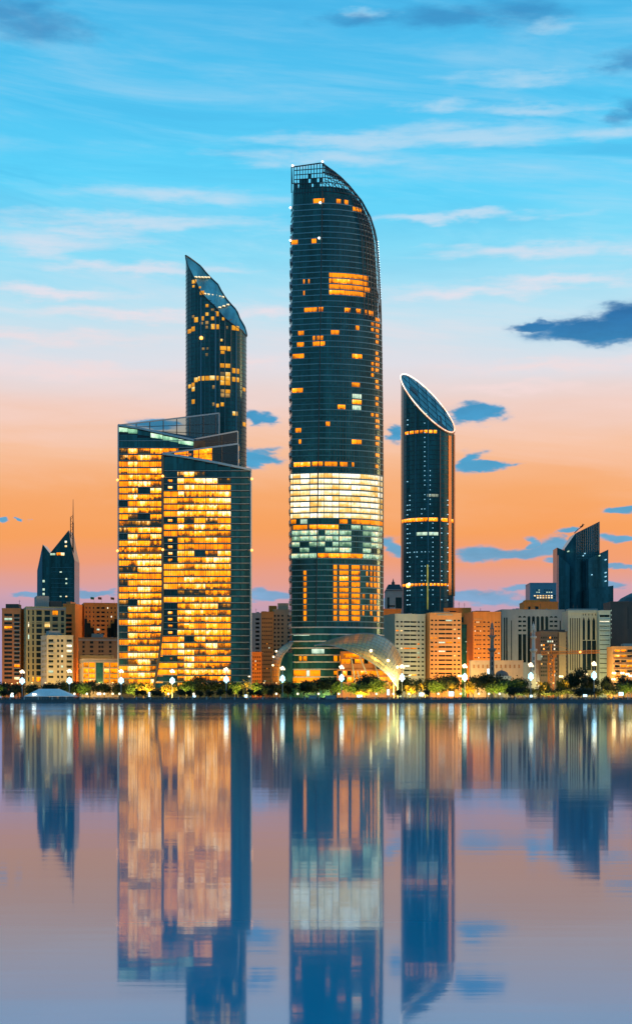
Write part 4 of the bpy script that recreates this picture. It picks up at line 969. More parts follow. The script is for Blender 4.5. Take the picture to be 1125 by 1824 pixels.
def lowrise(name, label, cat, px0, px1, top, Y, mat, rot=0.0, depth=22.0, wins=(), side=(), ledges=(), parapet=1.0, roofs=(), clutter=3, wall='wall', group=None, base=None):
    """a block seen front on or turned by rot degrees (positive shows its left flank); wins in photo pixels: (x0, x1, y0, y1, material)"""
    th = radians(rot); w = (X(px1, Y) - X(px0, Y)) / cos(th)
    if rot >= 0: loc = (X(px0, Y), Y)
    else: loc = (X(px1, Y) - w * cos(th), Y - w * sin(th))
    b0 = GZ if base is None else base
    root = thing(name, label, cat, (loc[0], loc[1], b0), th, group)
    lx = lambda px: (px - px0) / (px1 - px0) * w
    lz = lambda py: Z(py, Y) - b0
    H = lz(top)
    fw = [(max(.05, lx(a)), min(w - .05, lx(c)), max(.05, lz(b)), min(H - .05, lz(t)), mt) for a, c, t, b, mt in wins if lz(b) > -1 and lz(t) > .5]
    sw = [(a * depth, c * depth, max(.05, lz(b)), min(H - .05, lz(t)), mt) for a, c, t, b, mt in side if lz(t) > .5]
    mb = MB()
    facade(mb, lambda u, z_, d_: (u, d_, z_), w, 0, H, [f[:4] for f in fw])
    left = rot >= 0
    facade(mb, (lambda u, z_, d_: (d_, depth - u, z_)) if left else (lambda u, z_, d_: (w - d_, u, z_)), depth, 0, H, [f[:4] for f in sw])
    xo = w if left else 0
    mb.face([(xo, 0, 0), (xo, depth, 0), (xo, depth, H), (xo, 0, H)]); mb.face([(0, depth, 0), (w, depth, 0), (w, depth, H), (0, depth, H)])
    mb.face([(0, 0, H - .02), (w, 0, H - .02), (w, depth, H - .02), (0, depth, H - .02)])
    link(wall, mb.mesh(wall, mat), root)
    for u0, u1, a, b, mt in fw: link('window', window_mesh(u1 - u0, b - a, mt), root, loc=((u0 + u1) / 2, .30, (a + b) / 2))
    for u0, u1, a, b, mt in sw:
        link('window', window_mesh(u1 - u0, b - a, mt), root, loc=((.30, depth - (u0 + u1) / 2) if left else (w - .30, (u0 + u1) / 2)) + ((a + b) / 2,), rz=-pi / 2 if left else pi / 2)
    if parapet:
        t_ = .35; mb = MB(); e = .12
        mb.box(-e, w + e, -e, t_, H, H + parapet); mb.box(-e, w + e, depth - t_, depth + e, H, H + parapet)
        mb.box(-e, t_, t_, depth - t_, H, H + parapet); mb.box(w - t_, w + e, t_, depth - t_, H, H + parapet)
        link('parapet', mb.mesh('parapet', mat), root)
    for a, c, py, proud, hh, mt in ledges:
        link('ledge', MB().box(max(-.2, lx(a)), min(w + .2, lx(c)), -proud, .0, lz(py) - hh, lz(py)).mesh('ledge', mt), root)
    for a, c, t, mt in roofs:
        link('roof_house', MB().box(lx(a), lx(c), depth * .2, depth * .7, H, lz(t)).mesh('roof_house', mt), root)
    for i in range(clutter):
        u = random.uniform(.08, .88) * w; y_ = random.uniform(.15, .7) * depth; s_ = random.uniform(.7, 1.6); kind = random.choice(['air_unit', 'water_tank', 'aerial', 'air_unit'])
        if kind == 'air_unit': mb = MB().box(u, u + 1.6 * s_, y_, y_ + 1.4, H, H + 1.2 * s_); mb.box(u + .2, u + 1.4 * s_, y_ + .2, y_ + 1.2, H + 1.2 * s_, H + 1.2 * s_ + .2); mt = S_STEEL
        elif kind == 'water_tank': mb = MB().lathe([(1.0 * s_, 0), (1.0 * s_, 1.8), (.5, 2.2), (.2, 2.3)], (u + 1, y_ + 1, H), 10); mt = S_GREY
        else: mb = MB().bar((u, y_, H), (u, y_, H + 4.5 * s_), .09); mb.bar((u - .8, y_, H + 3.8 * s_), (u + .8, y_, H + 3.8 * s_), .06); mb.bar((u - .5, y_, H + 3 * s_), (u + .5, y_, H + 3 * s_), .06); mt = S_DARK
        link(kind, mb.mesh(kind, mt), root)
    return root, lx, lz, w, depth, H
DKW = GL_BLACK
def wk(p_lit=.06):
    r_ = random.random()
    return random.choice([M_DU, M_CW, M_OR, M_WH]) if r_ < p_lit else DKW
def grid(cols, y0, pitch, n_, h, p_lit=.06, fn=None):
    out = []
    for r_ in range(n_):
        for c_, (a, b) in enumerate(cols):
            t = y0 + r_ * pitch
            out.append((a, b, t, t + h, (fn(r_, c_) if fn else None) or wk(p_lit)))
    return out
def rowcols(a, b, n_, fill=.6):
    p_ = (b - a) / n_; return [(a + p_ * (i + (1 - fill) / 2), a + p_ * (i + (1 + fill) / 2)) for i in range(n_)]
# ---- left group
lowrise('apartment_block', 'terracotta block with dark balcony strips beside the olive apartment tower', 'building', 4, 37, 1086, 1035, S_TERRA, 0, 24,
        grid([(8, 22)], 1093, 7.45, 16, 4.4, .1) + grid([(25.5, 35.5)], 1094, 7.45, 16, 5, .12), ledges=[(24, 37, 1100.5 + 7.45 * i, .5, .5, S_GREY) for i in range(15)], roofs=[(8, 30, 1075, S_BROWN)], clutter=5)
lowrise('apartment_tower', 'olive yellow apartment tower with tall dark window bays and grey roof housing', 'building', 47, 115, 1083, 1018, S_OLIVE, 14, 36,
        grid([(50, 52.5), (57.5, 60.5), (64.5, 74), (78.5, 88), (92, 101.5), (106.5, 112)], 1087, 10.8, 12, 8.2, .14), side=[(.3, .55, 1090 + 8 * i, 1093 + 8 * i, DKW) for i in range(14)],
        ledges=[(47, 115, 1082.5, .5, 1.2, S_GREY), (47, 115, 1110, .3, .5, S_OLIVE)], roofs=[(66, 88, 1060, S_GREY), (90, 110, 1069, S_BROWN)], clutter=6)
lowrise('apartment_block', 'narrow orange block with stacked dark balconies peeping out behind the olive tower', 'building', 112, 134, 1078, 1075, S_ORANGE, -10, 22, grid([(116, 128)], 1094, 8, 10, 5, .05), ledges=[(115, 129, 1100 + 8 * i, .7, .6, S_TERRA) for i in range(9)], roofs=[(114, 122, 1071, S_TERRA)], clutter=2)
lowrise('apartment_house', 'cream apartment house with curved balconies in front of the olive tower', 'building', 84, 128, 1134, 985, S_CREAM, 22, 17,
        grid([(86.5, 95), (101, 104.6), (107.6, 111.4), (117, 126)], 1138.5, 9.25, 8, 4.6, .08), side=[(.12 + .3 * j, .28 + .3 * j, 1138.5 + 9.25 * i, 1143 + 9.25 * i, GL_BLACK) for i in range(8) for j in range(3)],
        ledges=[(a, c, 1145.5 + 9.25 * i, .9, .9, S_CREAM) for i in range(8) for a, c in ((85.5, 96), (116.5, 127.5))], roofs=[(90, 108, 1123, S_GREY)], clutter=4)
r = lowrise('stepped_block', 'orange block with small square windows and flags on its roof', 'building', 150, 208, 1076, 1090, S_ORANGE, 12, 30,
        grid([(153, 155), (159, 161.2), (165.5, 167.7), (172, 177), (180, 186), (190, 192.2), (196.5, 198.7), (203, 205.2)], 1081, 7.7, 8, 3.2, .06), side=[(.2, .4, 1090 + 9 * i, 1095 + 9 * i, DKW) for i in range(10)], roofs=[(170, 184, 1073.5, S_BROWN)], clutter=4)
for a, c, t in [(150.5, 155, 1102), (155.2, 161, 1110), (161.2, 167, 1118), (190, 196, 1118), (196.2, 202, 1110), (202.2, 207.5, 1102)]:
    link('glass_bay', MB().box(r[1](a), r[1](c), -.6, 0, 0, r[2](t)).mesh('glass_bay', GL_BLACK), r[0])
for i, (a, colr) in enumerate([(168, (.05, .2, .08)), (181, (.5, .08, .04)), (203, (.35, .12, .04))]):
    mb = MB(); x_ = r[1](a); z_ = r[5]; mb.bar((x_, 3, z_), (x_, 3, z_ + 5), .1, mi=0)
    mb.hexa([(x_ - 2.4, 2.95, z_ + 3.4), (x_, 2.95, z_ + 3.2), (x_, 2.95, z_ + 4.8), (x_ - 2.4, 3.2, z_ + 5.1)], [(x_ - 2.4, 3.05, z_ + 3.4), (x_, 3.05, z_ + 3.2), (x_, 3.05, z_ + 4.8), (x_ - 2.4, 3.3, z_ + 5.1)], 1)
    link('flag', mb.mesh('flag', [S_STEEL, surf('flag_cloth_%d' % i, colr, .8)]), r[0])
lowrise('brown_block', 'low brown block with grey cornice in front of the orange block', 'building', 140, 208, 1138, 1045, surf('brown_render', (.30, .20, .11), .8), 8, 24, grid([(147, 151), (160, 166), (175, 179), (180, 184), (193.5, 198)], 1142, 7.8, 9, 4.4, .08), ledges=[(140, 208, 1138.5, .5, 1.0, S_GREY), (143, 202, 1167, .9, 2, S_OLIVE)], roofs=[(163, 184, 1128, S_GREY)], clutter=4)
r = lowrise('glass_pavilion', 'low showroom with bright orange lit glass panels below the brown block', 'building', 147, 211, 1176, 972, S_BEIGE, 12, 34,
        [(a, c, t, b, mt) for a, c in ((149, 157.5), (158.5, 169)) for t, b, mt in ((1179, 1188.5, M_DU), (1190.5, 1199, M_OR), (1200.5, 1208, M_OR), (1209.5, 1217, M_OR))] + [(170.5, 183, 1180, 1217, GL_TEAL)] + [(a, c, t, b, mt) for a, c in ((184.5, 193.5), (195.5, 209.5)) for t, b, mt in ((1179, 1188.5, M_DU), (1190.5, 1199, M_OR), (1200.5, 1208, M_DU), (1209.5, 1217, M_DU))],
        side=[(.05 + .235 * i, .26 + .235 * i, 1180, 1190, M_DU) for i in range(4)], ledges=[(147, 211, 1176, .8, 1.4, S_GREY)], clutter=1)
# ---- between the lit office and the tallest tower
lowrise('grey_block', 'slim grey block with dark windows standing behind low orange houses', 'building', 446, 466, 1094, 1170, S_GREY, 0, 20, grid([(455, 462)], 1101, 7.4, 16, 4, .05), clutter=2)
lowrise('orange_tower_block', 'tall pale orange block with rows of small windows beside the tallest tower', 'building', 465, 487, 1092, 1070, S_TAN, 0, 28, grid(rowcols(466, 485, 5, .55), 1101, 7.4, 16, 2.4, .03), roofs=[(466, 474, 1088, S_TERRA)], clutter=2)
lowrise('beige_tower_block', 'beige block with square windows and an orange roof house partly behind the tallest tower', 'building', 486, 521, 1088, 1075, S_BEIGE, 0, 28, grid([(488, 491), (494, 497.5), (501, 504.5), (512, 518)], 1095, 7.5, 16, 3.6, .07), roofs=[(478, 492, 1078, S_ORANGE), (494, 513, 1073.5, S_BEIGE)], clutter=3)
lowrise('orange_house', 'small bright orange house with black windows at the foot of the grey block', 'building', 446, 466, 1164, 1015, S_ORANGE, 0, 16, grid(rowcols(449, 465, 4, .5), 1169, 7, 7, 3.4, .12), clutter=3)
# ---- right of the tallest tower
r = lowrise('hotel_block', 'grey block with dark hipped cap and spire half behind the tilted roof tower', 'building', 687, 716, 1052, 1260, S_GREY, 0, 26, [(684 + 5, 684 + 9, 1064, 1084, DKW), (704, 715, 1064, 1084, DKW), (690, 703, 1078, 1081, DKW)], clutter=0)
mb = MB(); w_, H_ = r[3], r[5]; mb.hexa([(-.5, -.5, H_), (w_ + .5, -.5, H_), (w_ + .5, 26.5, H_), (-.5, 26.5, H_)], [(2, 3, H_ + 5), (w_ - 2, 3, H_ + 5), (w_ - 2, 20, H_ + 5), (2, 20, H_ + 5)])
mb.lathe([(1.3, 0), (1.3, 2), (.7, 2.5), (.1, 5)], (w_ * .47, 8, H_ + 5), 8); link('roof', mb.mesh('roof', S_DARK), r[0])
lowrise('orange_shop_block', 'low orange block with a flat roof between the tallest tower and the white-green block', 'building', 682, 714, 1087, 1130, S_ORANGE, 0, 24, [(689, 692, 1104, 1107, DKW), (684, 687, 1104, 1107, DKW), (694, 697, 1112, 1115, DKW)], clutter=3)
def bits(r_, c_):
    return None
lowrise('white_block', 'pale green-white office block with long dark strip windows', 'building', 703, 758, 1096, 1030, S_WHITE, 18, 34, grid([(705, 709.5), (713, 717), (719, 730.2), (730.8, 742), (744, 748), (751.5, 755.5)], 1106, 7.88, 13, 2.9, .12), side=[(.2, .35, 1108 + 7.88 * i, 1111 + 7.88 * i, DKW) for i in range(12)], roofs=[(717, 741, 1091.5, S_GREY)], clutter=4)
lowrise('tan_block', 'light orange office block, twin of the pale green-white one beside it', 'building', 765, 822, 1094, 1030, S_TAN, 10, 34, grid([(766.7, 771), (774, 778), (780.6, 793), (793.6, 805.5), (808, 812), (815, 820)], 1103.5, 7.87, 13, 2.9, .13), side=[(.3, .45, 1108 + 7.88 * i, 1111 + 7.88 * i, DKW) for i in range(2)], roofs=[(778, 806, 1088.5, S_BEIGE)], ledges=[(778, 806, 1094, .6, .8, S_BEIGE)], clutter=4)
lowrise('orange_rear_block', 'saturated orange block with few windows rising behind the light orange office', 'building', 790, 838, 1085, 1095, S_ORANGE, -6, 26, [(821, 824.5, 1099, 1109, DKW), (831, 834, 1099, 1109, DKW), (826, 828, 1113, 1116, DKW), (800, 812, 1088, 1090, DKW)], roofs=[(792, 800, 1082, S_TERRA), (818, 836, 1083, S_BROWN)], clutter=3)
lowrise('dark_glass_block', 'dark glass block squeezed between two orange buildings', 'building', 821, 840, 1114, 1080, GL_TEAL, 0, 20, [(828, 831, 1142, 1144, M_CW), (832, 835, 1144, 1146, M_CW), (829, 832, 1160, 1162, M_CW)], parapet=.6, clutter=1)
lowrise('orange_slab_block', 'orange slab block with dashed window rows behind the tall minaret', 'building', 842, 892, 1092, 1062, S_ORANGE, 8, 26, grid(rowcols(844, 857, 4, .62), 1107, 7.9, 9, 2.4, .22) + grid([(860, 864), (868, 872), (881, 884.5), (887, 890)], 1107, 7.9, 9, 2.2, .08), roofs=[(850, 876, 1087, S_BROWN)], ledges=[(842, 858, 1102, .3, .6, S_TAN)], clutter=5)
lowrise('arcade_block', 'pale grey block with tall round-arched dark windows behind the second minaret', 'building', 893, 1006, 1088, 1085, S_GREY, 4, 30,
        [(896.5, 899, 1100, 1180, DKW), (900.5, 903, 1100, 1180, DKW), (909.5, 911, 1105, 1180, DKW)] + [(a, a + 6, t, t + 3.4, wk(.1)) for a in (922.5, 930.5, 979, 987) for t in (1105, 1113, 1121)] + [(a, a + 6.2, 1129.5, 1180, DKW) for a in (922.5, 930.5)] + [(a, a + 5.4, 1100, 1180, DKW) for a in (939, 947, 955, 963, 971)] + [(a, a + 6.2, 1129.5, 1180, DKW) for a in (979, 987)] + [(997, 999, 1105, 1180, DKW)], roofs=[(930, 950, 1085, S_GREY), (960, 985, 1084, S_BROWN)], clutter=6)
ARC = [o_ for o_ in bpy.data.objects if o_.name.startswith('arcade_block')][0]
for a in (922.5, 930.5, 939, 947, 955, 963, 971, 979, 987):            # round heads of the windows
    wpx = 5.4 if 938 < a < 975 else 6.0; rr = wpx / 113 * (X(1006, 1085) - X(893, 1085)) / 2; cxl = (a + wpx / 2 - 893) / 113 * (X(1006, 1085) - X(893, 1085)); czl = Z(1100, 1085) - GZ
    mb = MB(); arc = [(cxl + rr * cos(pi * i / 8), czl + rr * sin(pi * i / 8)) for i in range(9)]
    mb.prism(arc, -.06, .1); link('arch_window', mb.mesh('arch_window', DKW), ARC)
lowrise('brown_office', 'dark brown office with close window rows and a tan stair tower near the crane', 'building', 961, 1010, 1127, 1022, S_BROWN, 6, 26, grid(rowcols(962, 993, 8, .72), 1134, 6.7, 11, 3.6, .16) + grid([(1007.4, 1009.4)], 1134, 6.7, 11, 3.6, .1), roofs=[(972, 1010, 1121, S_BROWN)], ledges=[(961, 994, 1133 + 6.7 * i, .3, .4, S_BROWN) for i in range(11)], clutter=3)
ST = [o_ for o_ in bpy.data.objects if o_.name.startswith('brown_office')][0]; kx = (X(1010, 1022) - X(961, 1022)) / 49
link('stair_tower', MB().box(33.5 * kx, 46 * kx, -1.2, 0, 0, Z(1126, 1022) - GZ).mesh('stair_tower', surf('tan_stone', (.26, .19, .11), .8)), ST)
r = lowrise('bank_building', 'cream building with slender vertical fins and pointed arches along its top', 'building', 1011, 1067, 1090, 1045, S_CREAM, 0, 26,
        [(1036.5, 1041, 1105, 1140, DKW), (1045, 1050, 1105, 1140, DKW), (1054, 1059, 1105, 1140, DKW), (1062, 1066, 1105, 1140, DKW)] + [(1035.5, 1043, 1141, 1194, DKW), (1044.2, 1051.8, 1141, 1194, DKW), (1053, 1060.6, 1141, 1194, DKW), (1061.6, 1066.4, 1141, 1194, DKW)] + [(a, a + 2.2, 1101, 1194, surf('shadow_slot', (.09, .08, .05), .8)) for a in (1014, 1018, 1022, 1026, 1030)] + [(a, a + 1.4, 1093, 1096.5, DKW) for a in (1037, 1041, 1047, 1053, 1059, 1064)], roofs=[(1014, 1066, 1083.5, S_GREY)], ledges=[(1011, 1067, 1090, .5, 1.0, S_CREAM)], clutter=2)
for a, c in ((1035, 1036.2), (1043.3, 1044), (1052, 1052.8), (1060.9, 1061.5)): link('column', MB().box(r[1](a), r[1](c), -.8, 0, 0, r[2](1100)).mesh('column', S_CREAM), r[0])
for i, a in enumerate((1038.7, 1047.5, 1056.5, 1064)):
    hw = 1.9 * 1045 / F; x_ = r[1](a); z_ = r[2](1105); mb = MB().prism([(x_ - hw, z_), (x_ + hw, z_), (x_ + hw * .6, z_ + 1), (x_, z_ + 2.2), (x_ - hw * .6, z_ + 1)], -.06, .05); link('arch_window', mb.mesh('arch_window', DKW), r[0])
lowrise('striped_block', 'white block striped by dark balconies beside the brown stone slab', 'building', 1066, 1086, 1090, 1036, S_WHITE, 0, 22, grid([(1067, 1084.6)], 1095, 8.3, 13, 4.4, .05), ledges=[(1066.5, 1085.5, 1103 + 8.3 * i, .8, 1.2, S_WHITE) for i in range(12)], clutter=1)
lowrise('brown_slab', 'blank brown stone slab at the right end of the skyline', 'building', 1086, 1160, 1074, 1070, S_BROWN, 0, 26, [(1117, 1118, 1080, 1120, DKW)] + [(1087, 1088.2, 1086 + 8 * i, 1089 + 8 * i, M_CW) for i in range(7)], clutter=2)
lowrise('terrace_building', 'orange lit terraced building in front of the brown stone slab', 'building', 1090, 1150, 1154, 1004, S_TAN, 0, 20, [(a, a + 9, 1157 + 9 * i, 1161.5 + 9 * i, random.choice([M_DU, DKW, M_OR, DKW])) for i in range(6) for a in (1094, 1105, 1116, 1127)], ledges=[(1090, 1150, 1164.5 + 9 * i, 1.1, .8, S_TAN) for i in range(5)], roofs=[(1112, 1130, 1146, S_GREY)], clutter=4)
lowrise('orange_gabled_block', 'orange block with stepped roof under the blue office box', 'building', 932, 993, 1074, 1220, S_ORANGE, 0, 26, [(940, 944, 1080, 1090, DKW), (952, 958, 1080, 1090, DKW)], roofs=[(936, 962, 1068, S_ORANGE), (962, 980, 1066, S_TERRA)], clutter=3)
lowrise('blue_office_box', 'small blue glass office box with white lit windows, far behind', 'building', 943, 990, 1040, 1420, surf('blue_grey_panel', (.10, .26, .33), .4), 0, 30, [(a, a + 2.6, 1050 + 4 * j, 1052 + 4 * j, M_CW if random.random() < .5 else GL_TEAL) for j in range(2) for a in (954, 958, 968, 972, 976, 980)] + [(a, a + 3.4, 1060 + 3.6 * j, 1062.4 + 3.6 * j, M_WH if random.random() < .75 else GL_TEAL) for j in range(2) for a in (950, 955, 960, 965, 970, 975, 980, 985)], roofs=[(968, 978, 1037, S_STEEL)], clutter=0)
o = MB(); Yd = 1340.0
o.lathe([(34, 0), (34, Z(1085, Yd) - GZ), (32, Z(1075, Yd) - GZ), (28, Z(1066, Yd) - GZ), (20, Z(1057, Yd) - GZ), (10, Z(1052, Yd) - GZ), (1, Z(1050, Yd) - GZ)], (X(1165, Yd), Yd, GZ), 28)
tag(o.build('domed_hall', S_DARK, smooth=False), 'dark rounded roof swelling up behind the brown stone slab', 'building')
lowrise('garden_wall_block', 'long low tan wall building under the minaret', 'building', 838, 931, 1178, 985, S_BEIGE, 0, 12, [(a, a + 3, 1184, 1190, surf('tan_recess', (.4, .2, .08), .8)) for a in range(842, 928, 8)], parapet=.6, clutter=2)
lowrise('grey_annex', 'low grey annex with a lit canopy left of the white-green block', 'building', 690, 706, 1180, 1005, S_GREY, 0, 12, [(692, 703, 1190, 1196, M_CW)], clutter=1)
# ---- minarets and dome
def minaret(px, top, Y, w, label, S_MIN):
    root = thing('minaret', label, 'minaret', (X(px, Y), Y, GZ)); s_ = Y / F; hz = lambda py: Z(py, Y); cx_ = X(px, Y); u = w * s_
    MB().box(cx_ - u * .62, cx_ + u * .62, Y - u * .62, Y + u * .62, GZ, hz(1200)).build('base', S_MIN, root)
    H_ = hz(top) - hz(1200); z_ = lambda f: hz(1200) + H_ * f
    MB().lathe([(u * .56, z_(0)), (u * .5, z_(.40))], (cx_, Y, 0), 8).build('lower_shaft', S_MIN, root)
    MB().lathe([(u * .5, z_(.40)), (u * .95, z_(.44)), (u * .95, z_(.47)), (u * .75, z_(.475))], (cx_, Y, 0), 8).build('balcony', S_MIN, root)
    MB().lathe([(u * .46, z_(.475)), (u * .42, z_(.66))], (cx_, Y, 0), 8).build('middle_shaft', S_MIN, root)
    MB().lathe([(u * .42, z_(.66)), (u * .8, z_(.69)), (u * .8, z_(.715)), (u * .6, z_(.72))], (cx_, Y, 0), 8).build('balcony', S_MIN, root)
    for k_ in range(6):
        a = 2 * pi * k_ / 6; MB().bar((cx_ + u * .36 * cos(a), Y + u * .36 * sin(a), z_(.72)), (cx_ + u * .36 * cos(a), Y + u * .36 * sin(a), z_(.84)), u * .09, 6).build('column', S_MIN, root)
    MB().lathe([(u * .55, z_(.84)), (u * .55, z_(.86)), (u * .32, z_(.865)), (u * .36, z_(.90)), (u * .25, z_(.94)), (u * .06, z_(.965)), (u * .03, z_(1.0))], (cx_, Y, 0), 10).build('cap', S_MIN, root)
    for py in (.06, .16, .26): MB().box(cx_ - u * .12, cx_ + u * .12, Y - u * .58, Y - u * .4, z_(py), z_(py + .06)).build('window', DKW, root)
minaret(875.5, 1105, 962, 7.4, 'tall grey stone minaret with two balconies before the orange slab block', S_MIN)
minaret(949.3, 1107, 965, 7.0, 'paler minaret before the block with round-arched windows', surf('pale_minaret_stone', (0.42, 0.43, 0.40), 0.8))
for px, lab in ((893, 'small dark mosque dome on a drum beside the tall minaret'),):
    root = thing('mosque_dome', lab, 'dome', (X(px, 955), 955, GZ)); cx_ = X(px, 955)
    MB().box(cx_ - 5, cx_ + 5, 950, 960, GZ, Z(1204, 955)).build('drum', S_GREY, root)
    MB().lathe([(4, 0), (3.9, .8), (3.2, 2), (1.8, 2.9), (.2, 3.3), (.1, 4.6)], (cx_, 955, Z(1204, 955)), 14).build('cupola', S_ROOF, root)
# ---- tower crane
CR = thing('tower_crane', 'orange lattice tower crane with a long jib before the brown office', 'crane', (X(981, 980), 980, GZ)); Yc = 980.0
def lattice(mb, p, q, s_, n_, up):
    p, q, up = Vector(p), Vector(q), Vector(up); d_ = (q - p).normalized(); sd_ = d_.cross(up).normalized(); up = sd_.cross(d_)
    cor = [sd_ * s_ + up * s_, -sd_ * s_ + up * s_, -sd_ * s_ - up * s_, sd_ * s_ - up * s_]
    for c_ in cor: mb.bar(p + c_, q + c_, .26)
    for i in range(n_):
        a, b = p + (q - p) * i / n_, p + (q - p) * (i + 1) / n_
        for j in range(4): mb.bar(a + cor[j], b + cor[(j + 1) % 4], .17); mb.bar(a + cor[j], a + cor[(j + 1) % 4], .1)
mb = MB(); cxx = X(980.5, Yc); lattice(mb, (cxx, Yc, GZ), (cxx, Yc, Z(1166, Yc)), 1.55, 9, (0, 1, 0)); mb.build('mast', S_YELLOW, CR)
mb = MB(); lattice(mb, (cxx - 6, Yc, Z(1166.5, Yc) + 1), (X(1066, Yc), Yc - 3, Z(1161, Yc)), .8, 18, (0, 0, 1)); mb.build('jib', S_YELLOW, CR)
mb = MB(); mb.bar((cxx, Yc, Z(1165, Yc)), (cxx, Yc, Z(1147, Yc)), .45); mb.bar((cxx, Yc, Z(1147, Yc)), (X(1030, Yc), Yc - 1.5, Z(1162, Yc)), .1); mb.bar((cxx, Yc, Z(1147, Yc)), (X(960, Yc), Yc, Z(1166, Yc)), .1); mb.bar((cxx - 1.5, Yc, Z(1149, Yc)), (cxx + 2, Yc, Z(1149, Yc)), .25); mb.build('apex', S_YELLOW, CR)
mb = MB(); mb.bar((X(960, Yc), Yc, Z(1166.5, Yc)), (cxx - 5, Yc, Z(1166, Yc)), .5); mb.build('counter_jib', S_YELLOW, CR)
MB().box(X(956, Yc), X(963, Yc), Yc - 1, Yc + 1, Z(1176, Yc), Z(1165, Yc)).build('counterweight', S_WHITE, CR)
MB().box(cxx + 1, cxx + 3, Yc - 2.4, Yc - .6, Z(1171, Yc), Z(1166, Yc)).build('cab', S_YELLOW, CR)
MB().ball((X(1031, Yc), Yc - 2.6, Z(1161.5, Yc)), .7, 8).build('warning_light', G_BEACON_O, CR)
ZONES = [(45, 'before the terracotta block'), (140, 'around the canvas tent'), (212, 'before the orange lit showroom'), (290, 'before the left slab of the lit office'), (450, 'before the right slab of the lit office'), (520, 'before the orange houses beside the tallest tower'), (600, 'before the foot of the tallest tower'), (700, 'before the metal shell'), (762, 'before the pale green-white block'), (838, 'before the light orange office'), (905, 'before the tall minaret'), (960, 'before the paler minaret'), (1012, 'around the crane'), (1070, 'before the cream arched building'), (9999, 'before the terraced building')]
def zone(px): return next(t for a, t in ZONES if px < a)
# ------------------------------------------------------------------ promenade: trees
def leaf_crown(seed, rx_, rz_, zc, nclump=46, nleaf=30, ls=.55, dome=1.0):
    R = random.Random(seed); mb = MB()
    lobes = [(R.uniform(-.45, .45) * rx_, R.uniform(-.45, .45) * rx_, zc + R.uniform(-.25, .35) * rz_, R.uniform(.45, .72)) for _ in range(7)]
    for c_ in range(nclump):
        lx_, ly_, lz_, ls_ = R.choice(lobes)
        a, b = R.uniform(0, 2 * pi), math.acos(R.uniform(-.55, 1)); r_ = R.uniform(.75, 1.0)
        cx_, cy_, cz_ = lx_ + rx_ * ls_ * r_ * sin(b) * cos(a), ly_ + rx_ * ls_ * r_ * sin(b) * sin(a), lz_ + rz_ * ls_ * r_ * cos(b)
        cs = R.uniform(.7, 1.3) * rx_ * .17
        for l_ in range(nleaf):
            p_ = Vector((cx_ + R.gauss(0, cs), cy_ + R.gauss(0, cs), cz_ + R.gauss(0, cs * .75)))
            n_ = Vector((R.gauss(0, 1), R.gauss(0, 1), R.gauss(.6, 1))).normalized(); u = n_.orthogonal().normalized(); w_ = n_.cross(u); s_ = ls * R.uniform(.6, 1.3)
            t_ = R.uniform(0, 2 * pi); u, w_ = u * cos(t_) + w_ * sin(t_), w_ * cos(t_) - u * sin(t_)
            mb.face([p_ - u * s_, p_ + w_ * s_ * .5, p_ + u * s_, p_ - w_ * s_ * .5])
    return mb, lobes
def trunk_mesh(seed, lobes, zc, r_=.35):
    R = random.Random(seed + 5); mb = MB(); k_ = zc * .5
    mb.bar((0, 0, -.3), (R.uniform(-.15, .15), 0, k_ * .6), r_, 7, r_ * .75); mb.bar((R.uniform(-.15, .15), 0, k_ * .55), (0, 0, k_ * 1.2), r_ * .75, 7, r_ * .45)
    for lx_, ly_, lz_, _ in lobes: mb.bar((0, 0, k_ * R.uniform(.6, 1.1)), (lx_ * .9, ly_ * .9, lz_), r_ * .4, 5, r_ * .12)
    return mb
def make_tree(name, seed, rx_, h, mat, nclump=60, nleaf=30, ls=.5):
    rz_ = h * .36; zc = h - rz_ * 1.02
    mb, lob = leaf_crown(seed, rx_, rz_, zc, nclump, nleaf, ls)
    root = thing(name, '', 'tree')
    link('crown', mb.mesh('crown', mat), root); link('trunk', trunk_mesh(seed, lob, zc).mesh('trunk', S_BARK), root)
    return root
def make_palm(seed, h, mat):
    R = random.Random(seed); root = thing('palm_tree', '', 'tree'); mb = MB()
    for i in range(6): mb.bar((0, 0, h * .62 * i / 6 - .2), (0, 0, h * .62 * (i + 1) / 6), .34 - .02 * i, 7, .27 - .02 * i)
    link('trunk', mb.mesh('trunk', S_BARK), root)
    mb = MB(); z0 = h * .6
    for i in range(26):
        a = 2 * pi * i / 26 + R.uniform(-.1, .1); el = R.uniform(.05, 1.35); L = R.uniform(.85, 1.1) * h * .48; prev = None
        for s_ in range(7):
            t_ = s_ / 6; e_ = el - t_ * .75
            if prev is None: prev = Vector((0, 0, z0)); continue
            nx_ = prev + Vector((cos(a) * cos(e_), sin(a) * cos(e_), sin(e_))) * L / 6
            side_ = Vector((-sin(a), cos(a), 0)); wd = L * .2 * (1 - abs(t_ - .45))
            for sg in (-1, 1):
                for q_ in (.25, .75):
                    m_ = prev.lerp(nx_, q_); tip = m_ + side_ * sg * wd + (nx_ - prev).normalized() * wd * .8 - Vector((0, 0, wd * .3)); mb.face([m_, m_.lerp(nx_, .35), tip])
            prev = nx_
    link('crown', mb.mesh('crown', mat), root)
    return root
PROTO = {'dark': [make_tree('broad_tree', 30 + i, 5.2, 9.0, F_DARK) for i in range(4)], 'green': [make_tree('leafy_tree', 50 + i, 5.0, 9.0, F_GREEN) for i in range(3)],
         'gold': [make_tree('garden_tree', 70 + i, 4.0, 8.0, F_LAMPLIT, 40, 34) for i in range(2)], 'palm': [make_palm(90 + i, 9.0, F_LAMPLIT) for i in range(2)], 'ball': [make_tree('clipped_tree', 110 + i, 2.7, 6.0, F_DARK, 44, 26, .35) for i in range(2)]}
